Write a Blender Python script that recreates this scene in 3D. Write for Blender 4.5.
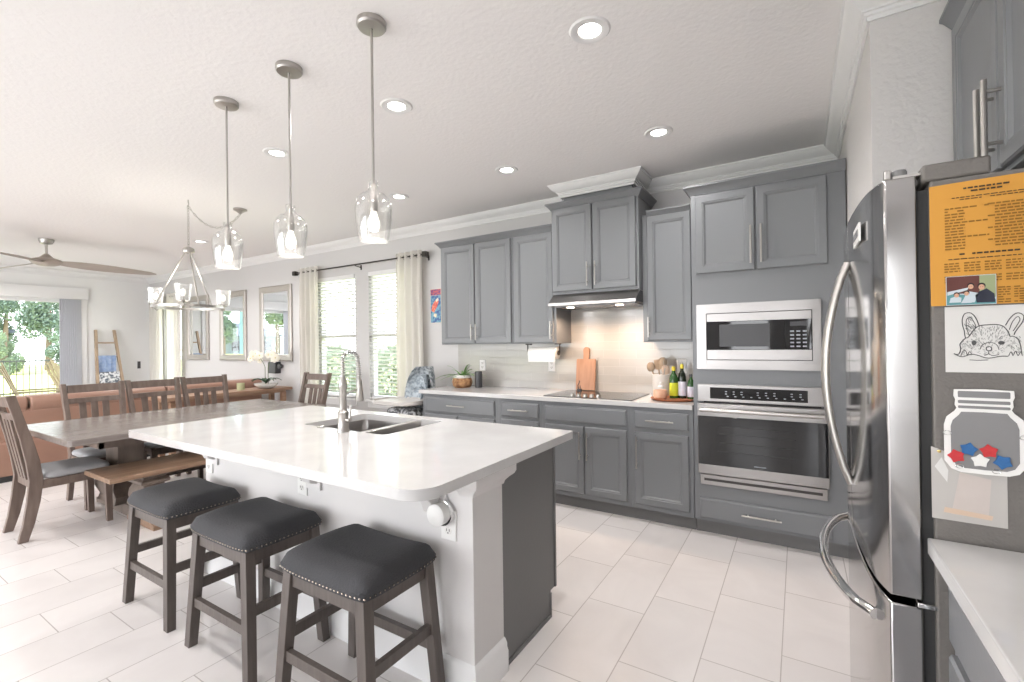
import bpy, bmesh, math, random
from math import sin, cos, pi, radians
from mathutils import Vector, Matrix
random.seed(7)
for o in list(bpy.data.objects):
    bpy.data.objects.remove(o)
SC = bpy.context.scene
COL = SC.collection

# ------------------------------------------------------------------ camera
cd = bpy.data.cameras.new('camera')
cam = bpy.data.objects.new('camera', cd)
COL.objects.link(cam)
YAW, PITCH, ROLL = 0.555232, 0.0039535, -0.0132076
_c, _s = cos(YAW), sin(YAW)
F = Vector((-_s*cos(PITCH), _c*cos(PITCH), sin(PITCH)))
R0 = Vector((_c, _s, 0))
U0 = R0.cross(F)
RR = R0*cos(ROLL)+U0*sin(ROLL)
UU = -R0*sin(ROLL)+U0*cos(ROLL)
M = Matrix((RR, UU, -F)).transposed().to_4x4()
M.translation = Vector((0, 0, 1.36))
cam.matrix_world = M
cd.sensor_width = 36
cd.lens = 461.911*36/1024
cd.clip_start = 0.02
cd.clip_end = 300
SC.camera = cam

# ------------------------------------------------------------------ world, exposure
SC.view_settings.view_transform = 'Standard'
SC.view_settings.look = 'None'
SC.view_settings.gamma = 1
SC.view_settings.use_curve_mapping = False
SC.view_settings.exposure = 0.62
W = bpy.data.worlds.new('world')
SC.world = W
W.use_nodes = True
nt = W.node_tree
nt.nodes.clear()
wo = nt.nodes.new('ShaderNodeOutputWorld')
wb = nt.nodes.new('ShaderNodeBackground')
tc = nt.nodes.new('ShaderNodeTexCoord')
sx = nt.nodes.new('ShaderNodeSeparateXYZ')
cr = nt.nodes.new('ShaderNodeValToRGB')
nz = nt.nodes.new('ShaderNodeTexNoise')
nz.inputs['Scale'].default_value = 3
mixc = nt.nodes.new('ShaderNodeMix')
mixc.data_type = 'RGBA'
nt.links.new(tc.outputs['Generated'], sx.inputs[0])
nt.links.new(sx.outputs['Z'], cr.inputs[0])
cr.color_ramp.elements[0].color = (0.93, 0.96, 1.0, 1)
cr.color_ramp.elements[1].color = (0.55, 0.75, 1.0, 1)
nt.links.new(tc.outputs['Generated'], nz.inputs['Vector'])
nt.links.new(nz.outputs['Fac'], mixc.inputs['Factor'])
nt.links.new(cr.outputs[0], mixc.inputs['A'])
mixc.inputs['B'].default_value = (1, 1, 1, 1)
nt.links.new(mixc.outputs['Result'], wb.inputs['Color'])
wb.inputs['Strength'].default_value = 4.0
nt.links.new(wb.outputs[0], wo.inputs[0])

def lamp(kind, name, loc, energy, color=(1, 1, 1), rot=(0, 0, 0), **kw):
    l = bpy.data.lights.new(name, kind)
    l.energy = energy
    l.color = color
    for k, v in kw.items():
        setattr(l, k, v)
    o = bpy.data.objects.new(name, l)
    COL.objects.link(o)
    o.location = loc
    o.rotation_euler = rot
    return o

# area lamps added at the rear wall openings, filling from behind the camera
DAY = (0.955, 0.965, 1.0)
lamp('AREA', 'fill_rear_left', (-6.9, -3.72, 1.2), 48, DAY, (radians(102), 0, 0), shape='RECTANGLE', size=4.6, size_y=2.3)
lamp('AREA', 'fill_rear_middle', (-2.9, -3.72, 1.4), 42, DAY, (radians(97), 0, 0), shape='RECTANGLE', size=2.0, size_y=1.9)
lamp('AREA', 'fill_rear_corner', (.47, -3.72, 1.3), 7, DAY, (radians(92), 0, 0), shape='RECTANGLE', size=.75, size_y=1.9)  # lamp added to brighten the refrigerator side and right counter
lamp('AREA', 'daylight_rear_small_window', (-.85, -3.72, 1.35), 4.5, DAY, (radians(92), 0, 0), shape='RECTANGLE', size=.8, size_y=1.7)
# sampling portals: they emit nothing, they only guide the sky light through the openings
for nm, loc, rot, sx_, sy_ in (('portal_slider', (-11.2, 1.95, 1.12), (0, radians(-90), 0), 2.24, 2.1), ('portal_windows', (-4.8, 4.17, 1.47), (radians(-90), 0, 0), 1.9, 1.7), ('portal_far_window', (-10.1, 4.17, 1.3), (radians(-90), 0, 0), .75, 1.8)):
    o = lamp('AREA', nm, loc, 1, DAY, rot, shape='RECTANGLE', size=sx_, size_y=sy_)
    o.data.cycles.is_portal = True
lamp('SUN', 'sun', (0, 0, 20), 3.2, (1, 0.95, 0.85), (radians(38), 0, radians(-60)), angle=0.02)

# ------------------------------------------------------------------ materials
MAT = {}
def mat(name, col, rough=0.5, metal=0.0, bump=None, var=None, spec=0.5, emit=None, estr=0, coat=0, trans=0, stretch=None, sheen=0):
    """procedural material: bump=(scale,strength), var=(scale,amount,second colour)"""
    m = bpy.data.materials.new(name)
    m.use_nodes = True
    t = m.node_tree
    b = t.nodes['Principled BSDF']
    c4 = (*col, 1)
    b.inputs['Base Color'].default_value = c4
    b.inputs['Roughness'].default_value = rough
    b.inputs['Metallic'].default_value = metal
    b.inputs['Specular IOR Level'].default_value = spec
    b.inputs['Coat Weight'].default_value = coat
    b.inputs['Sheen Weight'].default_value = sheen
    if trans:
        b.inputs['Transmission Weight'].default_value = trans
    if emit:
        b.inputs['Emission Color'].default_value = (*emit, 1)
        b.inputs['Emission Strength'].default_value = estr
    co = t.nodes.new('ShaderNodeTexCoord')
    vec = co.outputs['Object']
    if stretch:
        mp = t.nodes.new('ShaderNodeMapping')
        mp.inputs['Scale'].default_value = stretch
        t.links.new(vec, mp.inputs['Vector'])
        vec = mp.outputs[0]
    if var:
        n = t.nodes.new('ShaderNodeTexNoise')
        n.inputs['Scale'].default_value = var[0]
        n.inputs['Detail'].default_value = 5
        t.links.new(vec, n.inputs['Vector'])
        r = t.nodes.new('ShaderNodeValToRGB')
        r.color_ramp.elements[0].position = 0.5-var[1]
        r.color_ramp.elements[1].position = 0.5+var[1]
        r.color_ramp.elements[0].color = c4
        r.color_ramp.elements[1].color = (*var[2], 1)
        t.links.new(n.outputs['Fac'], r.inputs[0])
        t.links.new(r.outputs[0], b.inputs['Base Color'])
    if bump:
        n = t.nodes.new('ShaderNodeTexNoise')
        n.inputs['Scale'].default_value = bump[0]
        n.inputs['Detail'].default_value = 4
        t.links.new(vec, n.inputs['Vector'])
        bp = t.nodes.new('ShaderNodeBump')
        bp.inputs['Strength'].default_value = bump[1]
        bp.inputs['Distance'].default_value = 0.01
        t.links.new(n.outputs['Fac'], bp.inputs['Height'])
        t.links.new(bp.outputs[0], b.inputs['Normal'])
    MAT[name] = m
    return m

def srgb(r, g, b):
    f = lambda v: (v/255/12.92) if v <= 10 else ((v/255+0.055)/1.055)**2.4
    return (f(r), f(g), f(b))

mat('wall_paint', (0.60, 0.59, 0.585), 0.85, bump=(90, 0.12))
mat('white_wall_paint', (0.82, 0.82, 0.81), 0.85, bump=(90, 0.1))
mat('textured_wall', (0.63, 0.61, 0.60), 0.8, bump=(45, 0.45))
mat('ceiling_paint', (0.85, 0.83, 0.82), 0.9, bump=(42, 0.25))
mat('white_trim', (0.78, 0.775, 0.77), 0.45)
mat('island_white', (0.70, 0.68, 0.67), 0.5, bump=(3, 0.03))
mat('cabinet_grey', srgb(119, 121, 124), 0.33, bump=(60, 0.03))
mat('cabinet_grey_shaded', srgb(112, 111, 111), 0.5, bump=(60, 0.05))  # cabinet paint with the shade of island end and toe kicks put in
mat('quartz', (0.62, 0.615, 0.61), 0.08, var=(5.5, 0.22, (0.555, 0.545, 0.54)))
mat('fridge_steel', (0.46, 0.45, 0.445), 0.13, 1.0)
mat('steel', (0.36, 0.345, 0.335), 0.28, 1.0, bump=(3.5, 0.03), stretch=(1, 1, 60))
mat('steel_side', (0.56, 0.54, 0.52), 0.34, 1.0)
mat('brushed_nickel', (0.47, 0.45, 0.425), 0.3, 1.0)
mat('chrome', (0.8, 0.8, 0.8), 0.08, 1.0)
mat('fridge_grey', srgb(112, 108, 104), 0.55, bump=(160, 0.25))
mat('rubber', (0.03, 0.03, 0.03), 0.6)
mat('dark_gap', (0.035, 0.03, 0.03), 0.5)
mat('black_glass', (0.008, 0.008, 0.009), 0.04, spec=0.7)
mat('oven_rack', (0.05, 0.05, 0.048), 0.4, 0.5)
mat('stool_wood', srgb(78, 70, 66), 0.42, var=(4, 0.25, srgb(96, 88, 83)), stretch=(12, 12, 1.2), bump=(6, 0.1))
mat('stool_fabric', srgb(52, 52, 55), 0.75, bump=(140, 0.45), var=(6, 0.3, srgb(62, 62, 65)))
mat('nailhead', (0.35, 0.31, 0.27), 0.25, 1.0)
mat('table_wood', srgb(144, 136, 131), 0.24, var=(3, 0.25, srgb(116, 107, 102)), stretch=(9, 1, 9), bump=(5, 0.12))
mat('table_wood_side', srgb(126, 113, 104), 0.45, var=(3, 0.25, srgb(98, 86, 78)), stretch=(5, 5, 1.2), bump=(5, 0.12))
mat('bench_wood', srgb(160, 132, 110), 0.32, var=(3, 0.25, srgb(116, 90, 70)), stretch=(9, 1, 9), bump=(5, 0.1))
mat('chair_wood', srgb(126, 110, 101), 0.42, var=(4, 0.25, srgb(98, 83, 75)), stretch=(8, 8, 1.2), bump=(6, 0.1))
mat('chair_cushion', srgb(178, 178, 180), 0.8, bump=(150, 0.3), var=(3, 0.3, srgb(162, 162, 164)))
mat('leather', srgb(160, 126, 109), 0.42, bump=(14, 0.25), var=(3, 0.3, srgb(145, 110, 94)))
mat('console_wood', srgb(176, 144, 120), 0.4, var=(4, 0.25, srgb(140, 106, 84)), stretch=(8, 1, 8))
mat('light_wood', srgb(186, 164, 140), 0.6, var=(5, 0.25, srgb(150, 130, 110)), stretch=(6, 6, 1))
mat('board_wood', srgb(190, 146, 116), 0.45, var=(5, 0.3, srgb(166, 120, 92)), stretch=(8, 8, 1))
mat('tray_wood', srgb(176, 110, 76), 0.45, var=(8, 0.25, srgb(140, 84, 58)))
mat('white_ceramic', (0.78, 0.76, 0.73), 0.2)
mat('white_plastic', (0.80, 0.79, 0.77), 0.35)
mat('white_bulb', (0.9, 0.88, 0.84), 0.35, emit=(1, 0.95, 0.88), estr=0.7)
mat('dark_plastic', (0.06, 0.06, 0.065), 0.4)
mat('rod_black', (0.05, 0.045, 0.04), 0.4, 0.6)
mat('paper', (0.66, 0.65, 0.63), 0.8)
mat('paper_roll', (0.84, 0.83, 0.80), 0.9, bump=(120, 0.3))
mat('orange_paper', srgb(206, 148, 60), 0.7, bump=(12, 0.05))
mat('ink', (0.05, 0.035, 0.02), 0.8)
mat('ink_faded', srgb(138, 98, 34), 0.8)
mat('pencil', (0.10, 0.10, 0.10), 0.9)
mat('pencil_light', (0.30, 0.30, 0.295), 0.9)
mat('leaf', srgb(88, 136, 72), 0.5, var=(7, 0.3, srgb(150, 182, 116)))
mat('dark_leaf', srgb(40, 70, 44), 0.4)
mat('petal', (0.88, 0.84, 0.72), 0.6)
mat('petal_centre', srgb(214, 196, 110), 0.6)
mat('stem', srgb(96, 110, 70), 0.6)
mat('oil_glass', (0.02, 0.08, 0.015), 0.08)
mat('oil_glass_dark', (0.012, 0.02, 0.01), 0.08)
mat('label_lime', srgb(206, 214, 50), 0.5)
mat('label_white', srgb(214, 214, 226), 0.5)
mat('cap_yellow', srgb(214, 196, 60), 0.4)
mat('spout_red', srgb(170, 90, 70), 0.5)
mat('basket', srgb(186, 142, 100), 0.8, var=(30, 0.15, srgb(110, 74, 48)), bump=(60, 0.8))
mat('peach_wax', srgb(224, 184, 156), 0.35, var=(14, 0.2, srgb(206, 156, 126)))
mat('blue_cloth', srgb(124, 146, 186), 0.85, bump=(80, 0.4), var=(22, 0.2, srgb(160, 178, 206)))
mat('pattern_cloth', srgb(226, 228, 230), 0.85, var=(26, 0.06, srgb(90, 98, 110)))
mat('highchair_fabric', srgb(112, 120, 126), 0.85, var=(28, 0.08, srgb(188, 194, 198)), bump=(60, 0.4))
mat('highchair_liner', srgb(186, 194, 200), 0.85, var=(34, 0.08, srgb(140, 150, 158)), bump=(60, 0.3))
mat('highchair_dark', srgb(88, 88, 90), 0.8, var=(30, 0.06, srgb(200, 202, 204)))
mat('highchair_frame', srgb(150, 150, 150), 0.4, 0.3)
mat('tray_plastic', srgb(196, 192, 188), 0.3)
mat('fan_blade', srgb(176, 166, 156), 0.5, var=(4, 0.3, srgb(158, 148, 138)), stretch=(1, 1, 8))
mat('vertical_blind', srgb(196, 198, 206), 0.7)
mat('red_star', srgb(196, 52, 56), 0.6, bump=(200, 0.3))
mat('blue_star', srgb(44, 100, 156), 0.6, bump=(200, 0.3))
mat('acrylic_grey', srgb(132, 131, 132), 0.25)
mat('brass', (0.7, 0.55, 0.25), 0.25, 1.0)
mat('lawn', srgb(158, 166, 96), 0.95, var=(0.35, 0.3, srgb(196, 194, 130)))
mat('patio', (0.42, 0.40, 0.37), 0.8)
mat('tree_leaf', srgb(126, 142, 122), 0.7, var=(1.5, 0.3, srgb(152, 164, 144)))
mat('tree_leaf_dark', srgb(104, 122, 110), 0.7, var=(1.5, 0.3, srgb(130, 146, 134)))
mat('bark', srgb(120, 104, 90), 0.9, bump=(20, 0.8))
mat('far_house', srgb(120, 128, 136), 0.8)
mat('far_roof', srgb(96, 100, 108), 0.9, bump=(8, 0.4))
mat('adirondack', srgb(176, 156, 130), 0.7, var=(5, 0.3, srgb(150, 130, 106)))
mat('fence_metal', (0.06, 0.06, 0.06), 0.5)
mat('teal_paint', srgb(140, 170, 180), 0.7)
mat('pic_blue', srgb(66, 96, 150), 0.5, var=(34, 0.06, srgb(120, 170, 190)))
mat('pic_red', srgb(206, 70, 74), 0.5, var=(50, 0.12, srgb(240, 160, 120)))
mat('pic_mixed', srgb(60, 60, 130), 0.5, var=(70, 0.08, srgb(220, 110, 90)))
mat('pic_cream', srgb(236, 220, 190), 0.5)
mat('photo_brown', srgb(92, 44, 36), 0.4)
mat('photo_green', srgb(150, 160, 120), 0.4)
mat('photo_navy', srgb(26, 30, 50), 0.4)
mat('photo_skin', srgb(206, 160, 132), 0.5)
mat('photo_hair', srgb(30, 22, 20), 0.5)
mat('photo_pale', srgb(196, 206, 212), 0.5)
mat('photo_teal', srgb(90, 146, 150), 0.5)
mat('sleeve', srgb(186, 182, 178), 0.25)
mat('sleeve_pink', srgb(198, 188, 182), 0.4, var=(22, 0.3, srgb(190, 180, 174)))
mat('sleeve_orange', srgb(206, 182, 160), 0.5)
mat('mirror_glass', (0.86, 0.9, 0.93), 0.01, 1.0)
mat('mirror_frame', srgb(176, 170, 164), 0.35, 0.5, bump=(60, 0.1))
mat('candle', srgb(196, 200, 160), 0.4)
mat('display_ink', srgb(150, 154, 160), 0.5, emit=(0.7, 0.8, 0.9), estr=0.03)
mat('fluoro', (0.9, 0.9, 0.88), 0.4, emit=(1, 0.97, 0.92), estr=9)
mat('fluoro_warm', (0.9, 0.9, 0.85), 0.4, emit=(1, 0.86, 0.66), estr=14)

def mix_glass(name, tint, gloss=0.25, refl=(1, 1, 1), rough=0.02, white=0.0):
    m = bpy.data.materials.new(name)
    m.use_nodes = True
    t = m.node_tree
    t.nodes.clear()
    out = t.nodes.new('ShaderNodeOutputMaterial')
    tr = t.nodes.new('ShaderNodeBsdfTransparent')
    tr.inputs[0].default_value = (*tint, 1)
    gl = t.nodes.new('ShaderNodeBsdfGlossy')
    gl.inputs['Roughness'].default_value = rough
    gl.inputs['Color'].default_value = (*refl, 1)
    lw = t.nodes.new('ShaderNodeLayerWeight')
    lw.inputs['Blend'].default_value = gloss
    mx = t.nodes.new('ShaderNodeMixShader')
    t.links.new(lw.outputs['Facing'], mx.inputs[0])
    t.links.new(tr.outputs[0], mx.inputs[1])
    t.links.new(gl.outputs[0], mx.inputs[2])
    last = mx.outputs[0]
    if white:
        df = t.nodes.new('ShaderNodeBsdfDiffuse')
        df.inputs[0].default_value = (0.9, 0.9, 0.9, 1)
        m2 = t.nodes.new('ShaderNodeMixShader')
        m2.inputs[0].default_value = white
        t.links.new(last, m2.inputs[1])
        t.links.new(df.outputs[0], m2.inputs[2])
        last = m2.outputs[0]
    t.links.new(last, out.inputs[0])
    MAT[name] = m
mix_glass('window_glass', (0.96, 0.98, 0.97), 0.12)
mix_glass('lamp_glass', (0.965, 0.965, 0.96), 0.25, (0.8, 0.8, 0.79), 0.05, 0.035)
mix_glass('seeded_glass', (0.93, 0.93, 0.92), 0.4, (0.85, 0.85, 0.84), 0.12, 0.22)

def curtain_material():
    m = bpy.data.materials.new('curtain_cloth')
    m.use_nodes = True
    t = m.node_tree
    t.nodes.clear()
    out = t.nodes.new('ShaderNodeOutputMaterial')
    d = t.nodes.new('ShaderNodeBsdfDiffuse')
    d.inputs[0].default_value = (0.93, 0.92, 0.88, 1)
    tl = t.nodes.new('ShaderNodeBsdfTranslucent')
    tl.inputs[0].default_value = (0.9, 0.87, 0.83, 1)
    mx = t.nodes.new('ShaderNodeMixShader')
    mx.inputs[0].default_value = 0.55
    t.links.new(d.outputs[0], mx.inputs[1])
    t.links.new(tl.outputs[0], mx.inputs[2])
    t.links.new(mx.outputs[0], out.inputs[0])
    MAT['curtain_cloth'] = m
    m2 = m.copy()
    m2.name = 'blind_slat'
    for n in m2.node_tree.nodes:
        if n.type == 'BSDF_DIFFUSE':
            n.inputs[0].default_value = (0.85, 0.85, 0.83, 1)
        if n.type == 'MIX_SHADER':
            n.inputs[0].default_value = 0.25
    MAT['blind_slat'] = m2
curtain_material()

def math_node(t, op, a, b=None):
    n = t.nodes.new('ShaderNodeMath')
    n.operation = op
    for i, v in enumerate((a, b)):
        if v is None:
            continue
        if isinstance(v, (int, float)):
            n.inputs[i].default_value = v
        else:
            t.links.new(v, n.inputs[i])
    return n.outputs[0]

def tile_material(name, ax, w, h, u0, v0, shift, base, base2, grout, gw, rough, veins):
    """tile grid whose rows shift by `shift` from one column to the next"""
    m = bpy.data.materials.new(name)
    m.use_nodes = True
    t = m.node_tree
    b = t.nodes['Principled BSDF']
    co = t.nodes.new('ShaderNodeTexCoord')
    sp = t.nodes.new('ShaderNodeSeparateXYZ')
    t.links.new(co.outputs['Object'], sp.inputs[0])
    u = sp.outputs[ax[0]]
    v = sp.outputs[ax[1]]
    cu = math_node(t, 'DIVIDE', math_node(t, 'SUBTRACT', u, u0), w)
    col = math_node(t, 'FLOOR', cu)
    vv = math_node(t, 'DIVIDE', math_node(t, 'SUBTRACT', math_node(t, 'SUBTRACT', v, v0), math_node(t, 'MULTIPLY', col, shift)), h)
    row = math_node(t, 'FLOOR', vv)
    fu = math_node(t, 'MULTIPLY', math_node(t, 'SUBTRACT', cu, col), w)
    fv = math_node(t, 'MULTIPLY', math_node(t, 'SUBTRACT', vv, row), h)
    du = math_node(t, 'MINIMUM', fu, math_node(t, 'SUBTRACT', w, fu))
    dv = math_node(t, 'MINIMUM', fv, math_node(t, 'SUBTRACT', h, fv))
    d = math_node(t, 'MINIMUM', du, dv)
    g = math_node(t, 'LESS_THAN', d, gw/2)
    cb = t.nodes.new('ShaderNodeCombineXYZ')
    t.links.new(col, cb.inputs[0])
    t.links.new(row, cb.inputs[1])
    wn = t.nodes.new('ShaderNodeTexWhiteNoise')
    t.links.new(cb.outputs[0], wn.inputs['Vector'])
    add = t.nodes.new('ShaderNodeVectorMath')
    add.operation = 'MULTIPLY_ADD'
    t.links.new(wn.outputs['Color'], add.inputs[0])
    add.inputs[1].default_value = (13, 13, 13)
    t.links.new(co.outputs['Object'], add.inputs[2])
    n = t.nodes.new('ShaderNodeTexNoise')
    n.inputs['Scale'].default_value = veins
    n.inputs['Detail'].default_value = 6
    n.inputs['Distortion'].default_value = 1.2
    t.links.new(add.outputs[0], n.inputs['Vector'])
    r = t.nodes.new('ShaderNodeValToRGB')
    r.color_ramp.elements[0].position = 0.3
    r.color_ramp.elements[1].position = 0.7
    r.color_ramp.elements[0].color = (*base2, 1)
    r.color_ramp.elements[1].color = (*base, 1)
    t.links.new(n.outputs['Fac'], r.inputs[0])
    hs = t.nodes.new('ShaderNodeHueSaturation')
    t.links.new(math_node(t, 'ADD', math_node(t, 'MULTIPLY', wn.outputs['Value'], 0.06), 0.97), hs.inputs['Value'])
    t.links.new(r.outputs[0], hs.inputs['Color'])
    mx = t.nodes.new('ShaderNodeMix')
    mx.data_type = 'RGBA'
    t.links.new(g, mx.inputs['Factor'])
    t.links.new(hs.outputs[0], mx.inputs['A'])
    mx.inputs['B'].default_value = (*grout, 1)
    t.links.new(mx.outputs['Result'], b.inputs['Base Color'])
    t.links.new(math_node(t, 'ADD', math_node(t, 'MULTIPLY', g, 0.5), rough), b.inputs['Roughness'])
    bp = t.nodes.new('ShaderNodeBump')
    bp.inputs['Strength'].default_value = 0.4
    bp.inputs['Distance'].default_value = 0.002
    t.links.new(math_node(t, 'SUBTRACT', 1, g), bp.inputs['Height'])
    t.links.new(bp.outputs[0], b.inputs['Normal'])
    MAT[name] = m
tile_material('floor_tile', ('X', 'Y'), 0.2955, 0.5865, -0.375, 2.10, 0.1955, (0.76, 0.725, 0.71), (0.68, 0.645, 0.63), (0.46, 0.42, 0.40), 0.0045, 0.28, 2.2)
tile_material('splash_tile', ('Z', 'X'), 0.076, 0.305, 0.905, 0.0, 0.1525, (0.47, 0.45, 0.42), (0.45, 0.43, 0.405), (0.505, 0.485, 0.455), 0.003, 0.12, 3)

# ------------------------------------------------------------------ mesh builder
class MB:
    def __init__(s):
        s.v = []; s.f = []; s.mi = []; s.cur = 0
    def face(s, idx):
        s.f.append(tuple(idx)); s.mi.append(s.cur)
    def box(s, x0, x1, y0, y1, z0, z1):
        x0, x1 = min(x0, x1), max(x0, x1); y0, y1 = min(y0, y1), max(y0, y1); z0, z1 = min(z0, z1), max(z0, z1)
        b = len(s.v)
        s.v += [(x0, y0, z0), (x1, y0, z0), (x1, y1, z0), (x0, y1, z0), (x0, y0, z1), (x1, y0, z1), (x1, y1, z1), (x0, y1, z1)]
        for q in ((0, 3, 2, 1), (4, 5, 6, 7), (0, 1, 5, 4), (1, 2, 6, 5), (2, 3, 7, 6), (3, 0, 4, 7)):
            s.face([b+i for i in q])
        return s
    def bar(s, p0, p1, w0, d0, w1=None, d1=None, up=(0, 1, 0)):
        """tapered rectangular bar; w along side, d along `up`"""
        w1 = w0 if w1 is None else w1; d1 = d0 if d1 is None else d1
        p0 = Vector(p0); p1 = Vector(p1)
        a = (p1-p0).normalized(); u = Vector(up); u = (u-a*u.dot(a)).normalized(); r = a.cross(u)
        b = len(s.v)
        for p, w, d in ((p0, w0, d0), (p1, w1, d1)):
            for i, j in ((-1, -1), (1, -1), (1, 1), (-1, 1)):
                s.v.append(tuple(p+r*(i*w/2)+u*(j*d/2)))
        for q in ((3, 2, 1, 0), (4, 5, 6, 7), (0, 1, 5, 4), (1, 2, 6, 5), (2, 3, 7, 6), (3, 0, 4, 7)):
            s.face([b+i for i in q])
        return s
    def vbar(s, x0, y0, z0, x1, y1, z1, w0, d0, w1=None, d1=None):
        """leg whose end faces stay horizontal"""
        w1 = w0 if w1 is None else w1; d1 = d0 if d1 is None else d1
        b = len(s.v)
        for (x, y, z, w, d) in ((x0, y0, z0, w0, d0), (x1, y1, z1, w1, d1)):
            for i, j in ((-1, -1), (1, -1), (1, 1), (-1, 1)):
                s.v.append((x+i*w/2, y+j*d/2, z))
        for q in ((3, 2, 1, 0), (4, 5, 6, 7), (0, 1, 5, 4), (1, 2, 6, 5), (2, 3, 7, 6), (3, 0, 4, 7)):
            s.face([b+i for i in q])
        return s
    def loft(s, rings, closed=True, caps=True):
        b = len(s.v); n = len(rings[0])
        for r in rings:
            s.v += [tuple(p) for p in r]
        for i in range(len(rings)-1):
            for j in range(n if closed else n-1):
                k = (j+1) % n
                s.face((b+i*n+j, b+i*n+k, b+(i+1)*n+k, b+(i+1)*n+j))
        if caps and closed:
            s.face([b+j for j in reversed(range(n))])
            s.face([b+(len(rings)-1)*n+j for j in range(n)])
        return s
    def tube(s, pts, r, seg=8, caps=True, closed=False):
        pts = [Vector(p) for p in pts]
        rs = r if isinstance(r, (list, tuple)) else [r]*len(pts)
        rings = []; n = len(pts)
        prev = None
        for i, p in enumerate(pts):
            if closed:
                a = (pts[(i+1) % n]-pts[i-1]).normalized()
            else:
                a = (pts[min(i+1, n-1)]-pts[max(i-1, 0)]).normalized()
            if prev is None:
                u = Vector((0, 0, 1)) if abs(a.z) < 0.9 else Vector((1, 0, 0))
            else:
                u = prev
            u = (u-a*u.dot(a)).normalized(); prev = u
            w = a.cross(u)
            rings.append([p+(u*cos(2*pi*k/seg)+w*sin(2*pi*k/seg))*rs[i] for k in range(seg)])
        if closed:
            rings.append(rings[0])
            return s.loft(rings, caps=False)
        return s.loft(rings, caps=caps)
    def lathe(s, prof, c=(0, 0), seg=20, axis='z', caps=True):
        rings = []
        for r, h in prof:
            ring = []
            for k in range(seg):
                a = 2*pi*k/seg
                if axis == 'z':
                    ring.append((c[0]+r*cos(a), c[1]+r*sin(a), h))
                elif axis == 'x':      # c=(y,z), h along x
                    ring.append((h, c[0]+r*cos(a), c[1]+r*sin(a)))
                else:                  # axis y, c=(x,z)
                    ring.append((c[0]+r*sin(a), h, c[1]+r*cos(a)))
            rings.append(ring)
        return s.loft(rings, caps=caps)
    def prism(s, poly, axis, a0, a1):
        """poly 2d; axis 'x': (y,z), 'y': (x,z), 'z': (x,y)"""
        def mk(p, a):
            return (a, p[0], p[1]) if axis == 'x' else ((p[0], a, p[1]) if axis == 'y' else (p[0], p[1], a))
        return s.loft([[mk(p, a0) for p in poly], [mk(p, a1) for p in poly]])
    def rings_rect(s, u0, u1, v0, v1, prof, axis, base, sign, back=None):
        """raised panel: prof [(inset, height)], on plane perpendicular to axis ('y' or 'x' or 'z'), growing by sign"""
        rings = []
        for ins, h in prof:
            a = base+sign*h
            q = [(u0+ins, v0+ins), (u1-ins, v0+ins), (u1-ins, v1-ins), (u0+ins, v1-ins)]
            if axis == 'y':
                rings.append([(p[0], a, p[1]) for p in q])
            elif axis == 'x':
                rings.append([(a, p[0], p[1]) for p in q])
            else:
                rings.append([(p[0], p[1], a) for p in q])
        return s.loft(rings)
    def molding(s, path, prof, closed=False):
        """sweep prof [(out, z)] along path [(x,y)] with mitres; out = right-hand side of travel"""
        n = len(path); rings = []
        P = [Vector((p[0], p[1])) for p in path]
        for i in range(n):
            d0 = (P[i]-P[i-1]).normalized() if (i > 0 or closed) else None
            d1 = (P[(i+1) % n]-P[i]).normalized() if (i < n-1 or closed) else None
            if d0 is None: d0 = d1
            if d1 is None: d1 = d0
            n0 = Vector((d0.y, -d0.x)); n1 = Vector((d1.y, -d1.x))
            m = (n0+n1); m = m/(1+n0.dot(n1))
            rings.append([(P[i].x+m.x*o, P[i].y+m.y*o, z) for o, z in prof])
        if closed:
            rings.append(rings[0])
        return s.loft(rings, caps=not closed)
    def blob(s, c, r, seg=10, rows=6):
        if isinstance(r, (int, float)): r = (r, r, r)
        rings = []
        for i in range(1, rows):
            t = pi*i/rows
            rings.append([(c[0]+r[0]*sin(t)*cos(2*pi*k/seg), c[1]+r[1]*sin(t)*sin(2*pi*k/seg), c[2]-r[2]*cos(t)) for k in range(seg)])
        return s.loft(rings)
    def flat(s, poly, axis, a):
        b = len(s.v)
        for p in poly:
            s.v.append((a, p[0], p[1]) if axis == 'x' else ((p[0], a, p[1]) if axis == 'y' else (p[0], p[1], a)))
        s.face(range(b, b+len(poly)))
        return s

ORG = {}
def build(name, mb, mats, parent=None, loc=None, bevel=0, smooth=35, sub=0, seg=2):
    org = Vector(loc) if loc is not None else (ORG[parent.name] if parent else Vector((0, 0, 0)))
    me = bpy.data.meshes.new(name)
    me.from_pydata([tuple(Vector(v)-org) for v in mb.v], [], mb.f)
    if isinstance(mats, str): mats = [mats]
    for m in mats: me.materials.append(MAT[m])
    if len(mats) > 1:
        for p, i in zip(me.polygons, mb.mi): p.material_index = i
    bm = bmesh.new(); bm.from_mesh(me)
    bmesh.ops.recalc_face_normals(bm, faces=bm.faces)
    bm.to_mesh(me); bm.free()
    if smooth:
        me.polygons.foreach_set('use_smooth', [True]*len(me.polygons))
        try: me.set_sharp_from_angle(angle=radians(smooth))
        except Exception: pass
    o = bpy.data.objects.new(name, me)
    COL.objects.link(o)
    if parent:
        o.parent = parent
        ORG[o.name] = org
    else:
        o.location = org
        ORG[o.name] = org
    if bevel:
        b = o.modifiers.new('bevel', 'BEVEL'); b.width = bevel; b.segments = seg; b.limit_method = 'ANGLE'; b.angle_limit = radians(40)
    if sub:
        b = o.modifiers.new('subsurf', 'SUBSURF'); b.levels = sub; b.render_levels = sub
    return o
def tag(o, label, cat, group=None, kind=None):
    if label: o['label'] = label
    if cat: o['category'] = cat
    if group: o['group'] = group
    if kind: o['kind'] = kind
    return o
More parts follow.
